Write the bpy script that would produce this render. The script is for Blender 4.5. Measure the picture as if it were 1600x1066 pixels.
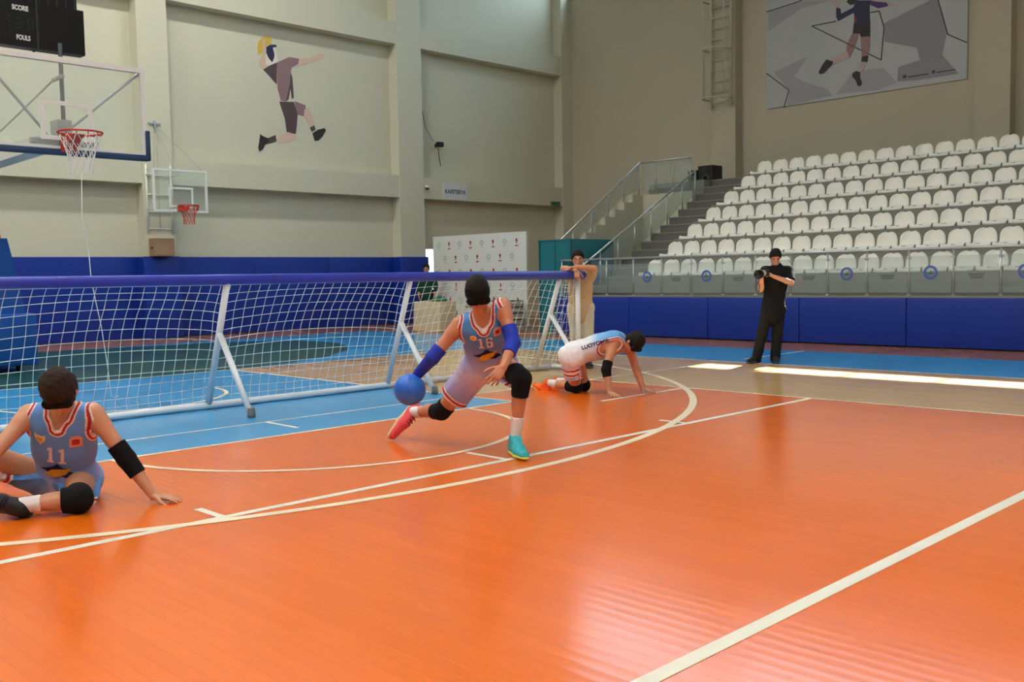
import bpy, bmesh, math, random
import numpy as np
from mathutils import Vector, Matrix
from mathutils.bvhtree import BVHTree

for o in list(bpy.data.objects):
    bpy.data.objects.remove(o)
SC = bpy.context.scene
COL = SC.collection

# ------------------------------------------------------------------ camera
# world: +X runs along the goal line towards the stand, +Y towards the end wall
CAM_H = 1.34
F_PX, PITCH, ROLL, YAW = 1521.9, -0.06665, -0.018198, 0.777165
fwd = Vector((math.sin(YAW) * math.cos(PITCH), math.cos(YAW) * math.cos(PITCH), math.sin(PITCH)))
right0 = Vector((math.cos(YAW), -math.sin(YAW), 0))
up0 = right0.cross(fwd)
cr = math.cos(ROLL) * right0 + math.sin(ROLL) * up0
cu = -math.sin(ROLL) * right0 + math.cos(ROLL) * up0
cam_d = bpy.data.cameras.new('camera')
cam_d.sensor_width = 36.0
cam_d.lens = F_PX / 1600 * 36.0
cam_d.clip_end = 200
cam = bpy.data.objects.new('camera', cam_d)
cam.matrix_world = Matrix(((cr.x, cu.x, -fwd.x, 0), (cr.y, cu.y, -fwd.y, 0), (cr.z, cu.z, -fwd.z, CAM_H), (0, 0, 0, 1)))
COL.objects.link(cam)
SC.camera = cam

# ------------------------------------------------------------------ world, sun, exposure
world = bpy.data.worlds.new('world')
SC.world = world
world.use_nodes = True
world.node_tree.nodes['Background'].inputs[0].default_value = (0.75, 0.87, 1.0, 1)
world.node_tree.nodes['Background'].inputs[1].default_value = 1.0
SC.view_settings.view_transform = 'Standard'
SC.view_settings.look = 'None'
SC.view_settings.gamma = 1.0
SC.view_settings.use_curve_mapping = False
SC.view_settings.exposure = 0.45
WINDOW_GLOW = 7.0      # daylight behind the frosted clerestory panes
OPPOSITE_FILL_GLOW = 0.25  # weak fill from panes added on the unseen opposite wall
LAMP_GLOW = 94.0       # high-bay lamps

sun_d = bpy.data.lights.new('sun', 'SUN')
sun_d.energy = 40.0
sun_d.angle = math.radians(0.5)
sun_d.color = (1.0, 0.98, 0.95)
sun = bpy.data.objects.new('sun', sun_d)
SUN_DIR = Vector((-12.9, -1.8, -12.35)).normalized()     # daylight direction, through the slit above the stand
sun.rotation_euler = SUN_DIR.to_track_quat('-Z', 'Y').to_euler()
sun.location = (30, 6, 18)
COL.objects.link(sun)

# ------------------------------------------------------------------ materials
def srgb(r, g, b):
    f = lambda c: (c / 255) / 12.92 if c / 255 <= 0.04045 else ((c / 255 + 0.055) / 1.055) ** 2.4
    return (f(r), f(g), f(b), 1)

MATS = {}
def mat(name, col, rough=0.6, var=0.06, scale=6.0, bump=0.0, metal=0.0, spec=0.5, coat=0.0, bump_scale=None):
    """principled material with a slight procedural noise variation of its colour"""
    if name in MATS:
        return MATS[name]
    m = bpy.data.materials.new(name)
    m.use_nodes = True
    nt = m.node_tree
    b = nt.nodes['Principled BSDF']
    b.inputs['Roughness'].default_value = rough
    b.inputs['Metallic'].default_value = metal
    b.inputs['Specular IOR Level'].default_value = spec
    b.inputs['Coat Weight'].default_value = coat
    tc = nt.nodes.new('ShaderNodeTexCoord')
    no = nt.nodes.new('ShaderNodeTexNoise')
    no.inputs['Scale'].default_value = scale
    no.inputs['Detail'].default_value = 5
    nt.links.new(tc.outputs['Object'], no.inputs['Vector'])
    mx = nt.nodes.new('ShaderNodeMix')
    mx.data_type = 'RGBA'
    a = tuple(max(0, c * (1 - var)) for c in col[:3]) + (1,)
    c2 = tuple(min(1, c * (1 + var)) for c in col[:3]) + (1,)
    mx.inputs[6].default_value = a
    mx.inputs[7].default_value = c2
    nt.links.new(no.outputs['Fac'], mx.inputs[0])
    nt.links.new(mx.outputs[2], b.inputs['Base Color'])
    if bump:
        n2 = nt.nodes.new('ShaderNodeTexNoise')
        n2.inputs['Scale'].default_value = bump_scale or scale * 5
        n2.inputs['Detail'].default_value = 4
        nt.links.new(tc.outputs['Object'], n2.inputs['Vector'])
        bp = nt.nodes.new('ShaderNodeBump')
        bp.inputs['Strength'].default_value = bump
        bp.inputs['Distance'].default_value = 0.02
        nt.links.new(n2.outputs['Fac'], bp.inputs['Height'])
        nt.links.new(bp.outputs['Normal'], b.inputs['Normal'])
    MATS[name] = m
    return m

def emat(name, col, strength):
    m = bpy.data.materials.new(name)
    m.use_nodes = True
    nt = m.node_tree
    nt.nodes.remove(nt.nodes['Principled BSDF'])
    e = nt.nodes.new('ShaderNodeEmission')
    no = nt.nodes.new('ShaderNodeTexNoise')
    no.inputs['Scale'].default_value = 0.7
    mx = nt.nodes.new('ShaderNodeMix')
    mx.data_type = 'RGBA'
    mx.inputs[6].default_value = tuple(c * 0.95 for c in col[:3]) + (1,)
    mx.inputs[7].default_value = tuple(col[:3]) + (1,)
    nt.links.new(no.outputs['Fac'], mx.inputs[0])
    nt.links.new(mx.outputs[2], e.inputs[0])
    e.inputs[1].default_value = strength
    nt.links.new(e.outputs[0], nt.nodes['Material Output'].inputs[0])
    MATS[name] = m
    return m

def glass_mat(name, tint, opacity, rough=0.05):
    m = bpy.data.materials.new(name)
    m.use_nodes = True
    nt = m.node_tree
    b = nt.nodes['Principled BSDF']
    b.inputs['Base Color'].default_value = tint
    b.inputs['Roughness'].default_value = rough
    tr = nt.nodes.new('ShaderNodeBsdfTransparent')
    tr.inputs[0].default_value = (0.93, 0.96, 0.95, 1)
    no = nt.nodes.new('ShaderNodeTexNoise')
    no.inputs['Scale'].default_value = 3
    mr = nt.nodes.new('ShaderNodeMapRange')
    mr.inputs[3].default_value = opacity * 0.8
    mr.inputs[4].default_value = opacity * 1.2
    mx = nt.nodes.new('ShaderNodeMixShader')
    nt.links.new(no.outputs['Fac'], mr.inputs[0])
    nt.links.new(mr.outputs[0], mx.inputs[0])
    nt.links.new(tr.outputs[0], mx.inputs[1])
    nt.links.new(b.outputs[0], mx.inputs[2])
    nt.links.new(mx.outputs[0], nt.nodes['Material Output'].inputs[0])
    MATS[name] = m
    return m

def floor_mat(name, c1, c2, rough, plank=True, spec=1.0, bump=0.3):
    """sprung sports floor: narrow boards running along Y, optionally under a coat of paint"""
    m = bpy.data.materials.new(name)
    m.use_nodes = True
    nt = m.node_tree
    b = nt.nodes['Principled BSDF']
    b.inputs['Specular IOR Level'].default_value = spec
    tc = nt.nodes.new('ShaderNodeTexCoord')
    mp = nt.nodes.new('ShaderNodeMapping')
    mp.inputs['Rotation'].default_value = (0, 0, math.pi / 2)
    nt.links.new(tc.outputs['Object'], mp.inputs['Vector'])
    br = nt.nodes.new('ShaderNodeTexBrick')
    br.inputs['Scale'].default_value = 1.0
    br.inputs['Brick Width'].default_value = 1.6
    br.inputs['Row Height'].default_value = 0.072
    br.inputs['Mortar Size'].default_value = 0.0016
    br.inputs['Mortar Smooth'].default_value = 0.6
    br.inputs['Bias'].default_value = 0.0
    br.inputs['Color1'].default_value = c1
    br.inputs['Color2'].default_value = c2
    br.inputs['Mortar'].default_value = tuple(x * (0.55 if plank else 0.85) for x in c1[:3]) + (1,)
    nt.links.new(mp.outputs[0], br.inputs['Vector'])
    no = nt.nodes.new('ShaderNodeTexNoise')
    no.inputs['Scale'].default_value = 1.1
    no.inputs['Detail'].default_value = 6
    nt.links.new(tc.outputs['Object'], no.inputs['Vector'])
    mx = nt.nodes.new('ShaderNodeMix')
    mx.data_type = 'RGBA'
    mx.blend_type = 'MULTIPLY'
    mx.inputs[0].default_value = 0.35
    nt.links.new(br.outputs['Color'], mx.inputs[6])
    rp = nt.nodes.new('ShaderNodeMapRange')
    rp.inputs[3].default_value = 0.78
    rp.inputs[4].default_value = 1.15
    nt.links.new(no.outputs['Fac'], rp.inputs[0])
    nt.links.new(rp.outputs[0], mx.inputs[7])
    nt.links.new(mx.outputs[2], b.inputs['Base Color'])
    r2 = nt.nodes.new('ShaderNodeMapRange')
    r2.inputs[3].default_value = rough * 0.8
    r2.inputs[4].default_value = rough * 1.25
    nt.links.new(no.outputs['Fac'], r2.inputs[0])
    nt.links.new(r2.outputs[0], b.inputs['Roughness'])
    # every board sits a touch differently: cupped boards with thin joints
    wv = nt.nodes.new('ShaderNodeTexWave')
    wv.bands_direction = 'X'
    wv.inputs['Scale'].default_value = 0.314 / 0.072 / 1.0 * 1.0
    wv.inputs['Distortion'].default_value = 0.6
    wv.inputs['Detail'].default_value = 1.0
    nt.links.new(tc.outputs['Object'], wv.inputs['Vector'])
    ad = nt.nodes.new('ShaderNodeMath')
    ad.operation = 'MULTIPLY_ADD'
    ad.inputs[1].default_value = 0.5
    nt.links.new(wv.outputs['Fac'], ad.inputs[0])
    nt.links.new(br.outputs['Fac'], ad.inputs[2])
    bp = nt.nodes.new('ShaderNodeBump')
    bp.inputs['Strength'].default_value = bump
    bp.inputs['Distance'].default_value = 0.0012
    bp.invert = True
    nt.links.new(ad.outputs[0], bp.inputs['Height'])
    nt.links.new(bp.outputs['Normal'], b.inputs['Normal'])
    MATS[name] = m
    return m

# ------------------------------------------------------------------ object helpers
def link(o, parent=None):
    COL.objects.link(o)
    if parent is not None:
        o.parent = parent
    return o

def tag(o, label=None, cat=None, group=None, kind=None):
    if label: o['label'] = label
    if cat: o['category'] = cat
    if group: o['group'] = group
    if kind: o['kind'] = kind
    return o

def empty(name, loc=(0, 0, 0), rz=0.0):
    o = bpy.data.objects.new(name, None)
    o.location = loc
    o.rotation_euler = (0, 0, rz)
    o.empty_display_size = 0.1
    return link(o)

def obj_bm(name, bm, m, parent=None, smooth=False, loc=None):
    me = bpy.data.meshes.new(name)
    bm.normal_update()
    bm.to_mesh(me)
    bm.free()
    for x in (m if isinstance(m, (list, tuple)) else [m]):
        me.materials.append(x)
    if smooth:
        me.shade_smooth()
    o = bpy.data.objects.new(name, me)
    if loc is not None:
        o.location = loc
    return link(o, parent)

def inst(name, me, parent=None, loc=(0, 0, 0), rz=0.0):
    o = bpy.data.objects.new(name, me)
    o.location = loc
    o.rotation_euler = (0, 0, rz)
    return link(o, parent)

def b_box(bm, lo, hi, bevel=0.0, mi=0):
    x0, y0, z0 = lo; x1, y1, z1 = hi
    v = [bm.verts.new(p) for p in ((x0, y0, z0), (x1, y0, z0), (x1, y1, z0), (x0, y1, z0), (x0, y0, z1), (x1, y0, z1), (x1, y1, z1), (x0, y1, z1))]
    fs = [bm.faces.new([v[i] for i in q]) for q in ((0, 3, 2, 1), (4, 5, 6, 7), (0, 1, 5, 4), (1, 2, 6, 5), (2, 3, 7, 6), (3, 0, 4, 7))]
    for f in fs: f.material_index = mi
    if bevel:
        es = list({e for f in fs for e in f.edges})
        bmesh.ops.bevel(bm, geom=es, offset=bevel, segments=2, affect='EDGES', profile=0.6)
    return fs

def box(name, lo, hi, m, parent=None, bevel=0.0, smooth=False):
    bm = bmesh.new()
    b_box(bm, lo, hi, bevel)
    return obj_bm(name, bm, m, parent, smooth)

def b_tube(bm, pts, r, n=8, closed=False, mi=0, cap=True):
    pts = [Vector(p) for p in pts]
    rs = r if isinstance(r, (list, tuple)) else [r] * len(pts)
    N = len(pts)
    rings = []
    u = None
    for i, p in enumerate(pts):
        if closed:
            d = pts[(i + 1) % N] - pts[i - 1]
        else:
            d = pts[min(i + 1, N - 1)] - pts[max(i - 1, 0)]
        d.normalize()
        if u is None:
            u = d.orthogonal().normalized()
        else:
            u = (u - d * u.dot(d))
            u = u.normalized() if u.length > 1e-6 else d.orthogonal().normalized()
        w = d.cross(u)
        rings.append([bm.verts.new(p + (u * math.cos(t) + w * math.sin(t)) * rs[i]) for t in [2 * math.pi * k / n for k in range(n)]])
    for i in range(N if closed else N - 1):
        a, b = rings[i], rings[(i + 1) % N]
        for k in range(n):
            f = bm.faces.new((a[k], a[(k + 1) % n], b[(k + 1) % n], b[k]))
            f.material_index = mi
    if not closed and cap:
        bm.faces.new(rings[0][::-1]).material_index = mi
        bm.faces.new(rings[-1]).material_index = mi

def tube(name, pts, r, m, parent=None, n=10, closed=False):
    bm = bmesh.new()
    b_tube(bm, pts, r, n, closed)
    return obj_bm(name, bm, m, parent, True)

def b_lathe(bm, prof, n=20, axis='Z', origin=(0, 0, 0), mi=0):
    rings = []
    O = Vector(origin)
    for r, h in prof:
        ring = []
        for k in range(n):
            t = 2 * math.pi * k / n
            c, s = r * math.cos(t), r * math.sin(t)
            p = {'Z': (c, s, h), 'Y': (c, h, s), 'X': (h, c, s)}[axis]
            ring.append(bm.verts.new(O + Vector(p)))
        rings.append(ring)
    for a, b in zip(rings, rings[1:]):
        for k in range(n):
            bm.faces.new((a[k], a[(k + 1) % n], b[(k + 1) % n], b[k])).material_index = mi
    bm.faces.new(rings[0][::-1]).material_index = mi
    bm.faces.new(rings[-1]).material_index = mi

def b_prism(bm, poly, to3, depth_vec, mi=0):
    """extrude a 2-D outline placed by to3(u, v) along depth_vec"""
    d = Vector(depth_vec)
    a = [bm.verts.new(Vector(to3(*p))) for p in poly]
    b = [bm.verts.new(v.co + d) for v in a]
    n = len(poly)
    bm.faces.new(a).material_index = mi
    bm.faces.new(b[::-1]).material_index = mi
    for i in range(n):
        bm.faces.new((a[i], b[i], b[(i + 1) % n], a[(i + 1) % n])).material_index = mi

def prism(name, poly, to3, depth_vec, m, parent=None):
    bm = bmesh.new()
    b_prism(bm, poly, to3, depth_vec)
    bmesh.ops.recalc_face_normals(bm, faces=bm.faces[:])
    bmesh.ops.triangulate(bm, faces=[f for f in bm.faces if len(f.verts) > 4])
    return obj_bm(name, bm, m, parent)

def text_mesh(body, size, extrude=0.002, bold=0.0, align='CENTER'):
    cu_ = bpy.data.curves.new('text', 'FONT')
    cu_.body = body
    cu_.size = size
    cu_.extrude = extrude
    cu_.offset = bold
    cu_.align_x = align
    cu_.align_y = 'CENTER'
    to = bpy.data.objects.new('text', cu_)
    COL.objects.link(to)
    bpy.context.view_layer.update()
    me = bpy.data.meshes.new_from_object(to.evaluated_get(bpy.context.evaluated_depsgraph_get()))
    bpy.data.objects.remove(to)
    bpy.data.curves.remove(cu_)
    return me

def text(name, body, size, m, parent, origin, xdir, ydir, extrude=0.002, bold=0.0, sx=1.0):
    me = text_mesh(body, size, extrude, bold)
    me.materials.clear()
    me.materials.append(m)
    x = Vector(xdir).normalized(); y = Vector(ydir).normalized(); z = x.cross(y)
    M = Matrix((x * sx, y, z)).transposed().to_4x4()
    M.translation = Vector(origin)
    me.transform(M)
    o = bpy.data.objects.new(name, me)
    return link(o, parent)
# ================================================================== the hall
XW, YW = 25.0, 22.7            # stand-side wall and end wall
X0, Y0, ZC = -9.0, -15.0, 14.0
M_wall = mat('cream_wall_paint', srgb(206, 206, 184), 0.55, 0.04, 0.6, 0.04, bump_scale=40)
M_pad = mat('blue_vinyl_padding', srgb(8, 48, 146), 0.38, 0.08, 1.2, 0.05, bump_scale=60)
M_padedge = mat('blue_vinyl_edge', srgb(8, 26, 96), 0.45, 0.05)
M_shadewall = mat('shade_darkened_beige_wall', srgb(188, 181, 158), 0.6, 0.04, 0.6, 0.04, bump_scale=40)  # cream paint darkened: the stand side's shade is put into the colour
M_dim = mat('dark_grey_green_wall_paint', srgb(92, 98, 90), 0.6, 0.05, 0.8)
M_ceil = mat('grey_ceiling_sheet', srgb(84, 86, 86), 0.8, 0.05, 1)
M_frame = mat('white_window_frame', srgb(215, 218, 215), 0.4, 0.03)
M_wood = floor_mat('varnished_maple_boards', srgb(222, 182, 126), srgb(210, 168, 112), 0.16, True, 0.8, 0.15)
M_red = floor_mat('reddish_varnished_boards', srgb(168, 112, 80), srgb(152, 98, 68), 0.25, True, 0.5, 0.08)
M_orange = floor_mat('orange_court_paint', srgb(236, 110, 14), srgb(232, 106, 12), 0.18, False, 1.0, 0.35)
M_blue = floor_mat('blue_court_paint', srgb(62, 158, 218), srgb(58, 153, 214), 0.2, False, 0.6, 0.1)
M_green = floor_mat('green_court_paint', srgb(40, 84, 62), srgb(37, 79, 58), 0.24, False, 0.35, 0.05)
M_line = mat('cream_line_paint', srgb(240, 222, 188), 0.32, 0.06, 3)
M_tape = mat('white_floor_tape', srgb(226, 220, 200), 0.4, 0.08, 5)

floor = box('floor', (X0, Y0, -0.2), (XW + 0.3, YW + 0.3, 0), M_wood)
tag(floor, kind='structure')

def flat(name, poly, z, m, parent=floor):
    bm = bmesh.new()
    a = [bm.verts.new((x, y, z)) for x, y in poly]
    f = bm.faces.new(a)
    if f.normal.z == 0: bm.normal_update()
    if f.normal.z < 0: f.normal_flip()
    bmesh.ops.triangulate(bm, faces=[f])
    return obj_bm(name, bm, m, parent)

def rect(x0, y0, x1, y1):
    return [(x0, y0), (x1, y0), (x1, y1), (x0, y1)]

def arc_strip(name, c, r, w, a0, a1, z, m, n=64):
    bm = bmesh.new()
    prev = None
    for i in range(n + 1):
        t = math.radians(a0 + (a1 - a0) * i / n)
        p = [bm.verts.new((c[0] + (r + s * w / 2) * math.cos(t), c[1] + (r + s * w / 2) * math.sin(t), z)) for s in (-1, 1)]
        if prev:
            bm.faces.new((prev[0], prev[1], p[1], p[0]))
        prev = p
    bm.normal_update()
    if sum(f.normal.z for f in bm.faces) < 0:
        bmesh.ops.reverse_faces(bm, faces=bm.faces[:])
    return obj_bm(name, bm, m, floor)

flat('blue_surround_paint', [(X0, 13.45), (14.85, 13.45), (14.85, 20.4), (X0, 20.4)], 0.0008, M_blue)
flat('blue_sideline_paint', rect(12.5, Y0, 14.85, 13.45), 0.0008, M_blue)
flat('reddish_edge_boards', rect(14.85, Y0, 25.0, 20.4), 0.0006, M_red)
flat('reddish_end_boards', rect(X0, 20.4, 25.0, YW), 0.0006, M_red)
green = [(-7.5, 13.5), (7.4, 13.5), (8.5, 13.73), (9.6, 14.35), (10.6, 15.2), (11.3, 16.2), (11.75, 17.2), (11.8, 18.0), (11.4, 19.0), (10.5, 19.7), (8.5, 20.1), (6.9, 20.4), (-7.5, 20.4)]
flat('green_zone_paint', green, 0.0016, M_green)
flat('orange_court_paint', rect(0.42, -9.8, 9.36, 8.15), 0.0008, M_orange)
flat('blue_key_paint', rect(2.45, 7.36, 7.26, 13.45), 0.0016, M_blue)

def line(poly, m=M_line, z=0.0026): return flat('court_line', poly, z, m)
line(rect(2.4, 7.335, 7.29, 7.385))
line(rect(7.235, 7.385, 7.285, 13.45))
line(rect(2.42, 7.385, 2.47, 13.45))
line(rect(X0, 13.42, 12.5, 13.47))
line(rect(9.335, -9.8, 9.385, 8.15))
line(rect(0.395, -9.8, 0.445, 8.15))
line(rect(0.445, 5.02, 9.335, 5.085), M_tape)
line(rect(0.445, 1.895, 9.335, 1.965), M_tape)
line(rect(0.445, 8.16, 9.335, 8.195), M_tape)
line(rect(9.385, 8.12, 11.6, 8.165))
line(rect(12.475, Y0, 12.525, 13.42))
line(rect(7.84, 6.62, 9.335, 6.675), M_tape)
line(rect(0.445, 6.62, 1.95, 6.675), M_tape)
line(rect(4.88, 5.085, 4.93, 5.5), M_tape)
line(rect(7.12, 5.085, 7.17, 5.36), M_tape)
line(rect(2.62, 5.085, 2.67, 5.36), M_tape)
line(rect(4.73, 7.62, 4.775, 8.16), M_tape)
line(rect(13.0, 8.12, 14.85, 8.16))
arc_strip('three_point_line', (4.6, 11.42), 6.73, 0.075, 180, 360, 0.0034, M_line, 96)
arc_strip('free_throw_arc', (4.77, 7.36), 1.81, 0.055, 180, 360, 0.0034, M_line)
arc_strip('restricted_arc', (4.6, 11.35), 1.28, 0.05, 180, 360, 0.0034, M_line)

# ------------------------------------------------------------------ end wall
wb = box('wall_back', (X0, YW, 0), (18.5, YW + 0.3, ZC), M_wall)
tag(wb, kind='structure')
box('wall_section', (18.5, YW, 2.25), (XW + 0.3, YW + 0.3, ZC), M_wall, wb)
box('wall_section', (20.6, YW, 0), (XW + 0.3, YW + 0.3, 2.25), M_wall, wb)
for x0, x1 in ((-7.6, -6.7), (-0.9, 0.0), (2.1, 3.0), (9.98, 10.72), (17.55, 18.45), (24.5, 25.0)):
    box('pillar', (x0, YW - 0.38, 0), (x1, YW, ZC), M_wall, wb)
spans = ((X0, -7.6), (-6.7, -0.9), (0.0, 2.1), (3.0, 9.98), (10.72, 17.55), (18.45, 24.5))
for x0, x1 in spans:
    box('beam', (x0, YW - 0.35, 3.66), (x1, YW, 4.28), M_wall, wb)
    box('beam', (x0, YW - 0.35, 8.0), (x1, YW, 8.62), M_wall, wb)
# blue wall pads, one panel after another
def pad_run(parent, axis, a0, a1, w, face, z0, z1, t):
    a = a0
    while a < a1 - 0.05:
        b = min(a + w, a1)
        if axis == 'X':
            box('wall_pad', (a + 0.004, face, z0), (b - 0.004, face + t, z1), M_pad, parent, 0.018, True)
        else:
            box('wall_pad', (face, a + 0.004, z0), (face + t, b - 0.004, z1), M_pad, parent, 0.018, True)
        a = b
pad_run(wb, 'X', -6.7, -0.9, 2.9, YW - 0.08, 0.02, 1.95, 0.08)
pad_run(wb, 'X', 0.0, 2.1, 2.1, YW - 0.08, 0.02, 1.95, 0.08)
pad_run(wb, 'X', 3.0, 9.98, 3.49, YW - 0.08, 0.02, 1.95, 0.08)
pad_run(wb, 'X', 9.9, 10.8, 0.9, YW - 0.46, 0.02, 1.95, 0.08)
pad_run(wb, 'X', 10.72, 17.55, 2.28, YW - 0.08, 0.02, 1.95, 0.08)
box('wall_pad', (17.47, YW - 0.38, 0.02), (17.55, YW - 0.08, 1.95), M_pad, wb, 0.015)
box('wall_pad', (9.9, YW - 0.38, 0.02), (9.98, YW - 0.08, 1.95), M_pad, wb, 0.015)
box('wall_pad', (10.72, YW - 0.38, 0.02), (10.8, YW - 0.08, 1.95), M_pad, wb, 0.015)
pad_run(wb, 'X', 17.47, 18.5, 1.03, YW - 0.46, 0.02, 1.95, 0.08)

# bright exit doorway beside the pillar
d1 = empty('door_1', (19.55, YW, 0))
tag(d1, kind='structure')
M_daylit = emat('daylit_frosted_glass', (0.93, 0.97, 1.0), 1.6)
for x0, x1 in ((18.5, 18.56), (19.52, 19.58), (20.54, 20.6)):
    o = box('door_frame', (x0 - 19.55, 0.02, 0), (x1 - 19.55, 0.14, 2.25), M_frame, d1)
box('door_frame', (-0.99, 0.02, 2.19), (0.99, 0.14, 2.25), M_frame, d1)
for x0, x1 in ((18.56, 19.52), (19.58, 20.54)):
    box('door_pane', (x0 - 19.55, 0.06, 0.04), (x1 - 19.55, 0.09, 2.19), M_daylit, d1)
    tube('door_handle', [(x0 - 19.55 + 0.8, 0.03, 0.9), (x0 - 19.55 + 0.8, 0.03, 1.2)], 0.014, M_frame, d1)

# ------------------------------------------------------------------ stand-side wall with its clerestory windows
wr = box('wall_right', (XW, Y0, 0), (XW + 0.12, YW + 0.3, 10.7), M_shadewall)
tag(wr, kind='structure')
box('wall_section', (XW, Y0, 13.02), (XW + 0.12, YW + 0.3, ZC), M_shadewall, wr)
box('window_sill', (XW - 0.12, Y0, 10.6), (XW, YW, 10.7), M_frame, wr)
for y0, y1 in ((15.7, 16.5), (8.25, 9.05), (0.9, 1.7), (-6.5, -5.7), (-13.9, -13.1)):
    box('pillar', (XW - 0.35, y0, 0), (XW, y1, 10.6), M_shadewall, wr)
M_day = emat('frosted_pane_in_daylight', (0.6, 0.84, 1.0), WINDOW_GLOW)
box('window_band', (XW, Y0, 12.25), (XW + 0.12, YW + 0.3, 12.4), M_shadewall, wr)
box('wall_section', (XW, 10.05, 12.4), (XW + 0.12, YW + 0.3, 13.02), M_shadewall, wr)
ys = [Y0 + 0.2 + i * 1.16 for i in range(33) if Y0 + 0.2 + i * 1.16 < YW - 0.3]
for i, y in enumerate(ys):
    o = box('window_%d' % (i + 1), (XW + 0.04, y, 10.72), (XW + 0.07, y + 1.06, 11.9), M_day)
    tag(o, kind='structure')
    box('window_frame', (XW, y - 0.1, 10.7), (XW + 0.12, y, 12.25), M_frame, wr)
    box('window_rail', (XW + 0.0, y, 11.9), (XW + 0.12, y + 1.06, 12.25), M_frame, wr)
box('window_frame', (XW, ys[-1] + 1.06, 10.7), (XW + 0.12, YW + 0.3, 12.25), M_frame, wr)
k = 10.05
while k > Y0:
    box('window_mullion', (XW, k - 0.06, 12.4), (XW + 0.08, k, 13.02), M_frame, wr)
    k -= 1.17

# ------------------------------------------------------------------ the two walls behind the camera and the roof
wl = box('wall_left', (X0 - 0.3, Y0, 0), (X0, YW + 0.3, ZC), M_dim)
tag(wl, kind='structure')
wf = box('wall_front', (X0 - 0.3, Y0 - 0.3, 0), (XW + 0.3, Y0, ZC), M_dim)
tag(wf, kind='structure')
ce = box('ceiling', (X0 - 0.3, Y0 - 0.3, ZC), (XW + 0.3, YW + 0.3, ZC + 0.2), M_ceil)
tag(ce, kind='structure')
M_fillpane = emat('opposite_fill_pane', (0.85, 0.93, 1.0), OPPOSITE_FILL_GLOW)  # glowing panes and frames added on the unseen wall as frontal fill light
for i in range(12):
    y = -13.5 + i * 3.0
    o = box('window_%d' % (60 + i), (X0, y, 8.0), (X0 + 0.03, y + 2.6, 11.0), M_fillpane)
    tag(o, kind='structure')
    box('window_frame', (X0, y - 0.1, 7.9), (X0 + 0.06, y, 11.1), M_frame, wl)
for i in range(7):
    box('roof_truss', (X0, -12.4 + i * 5.4, 13.3), (XW, -12.2 + i * 5.4, 13.6), M_frame, ce)

M_lamp = emat('lamp_diffuser', (1.0, 0.97, 0.9), LAMP_GLOW)
M_housing = mat('grey_lamp_housing', srgb(120, 122, 124), 0.5)
LAMP_SPOTS = [(x, y) for x in (-6.0, -0.5, 5.0) for y in (-11.0, -5.0, 1.0, 7.0, 13.0)] + [(x, 18.0) for x in (-5.0, -1.0, 3.5, 8.0, 12.0)]
for x, y in LAMP_SPOTS:
    lr = empty('high_bay_lamp', (x, y, 12.6))
    tag(lr, 'grey rectangular high-bay lamp hanging from the roof above the court', 'lamp', 'high-bay lamps under the roof')
    box('housing', (-0.6, -0.3, 0.02), (0.6, 0.3, 0.16), M_housing, lr, 0.02)
    box('diffuser', (-0.56, -0.26, 0.0), (0.56, 0.26, 0.02), M_lamp, lr)
    for s in (-0.5, 0.5):
        tube('suspension_rod', [(s, 0, 0.16), (s, 0, 1.39)], 0.01, M_housing, lr, 6)
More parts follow.
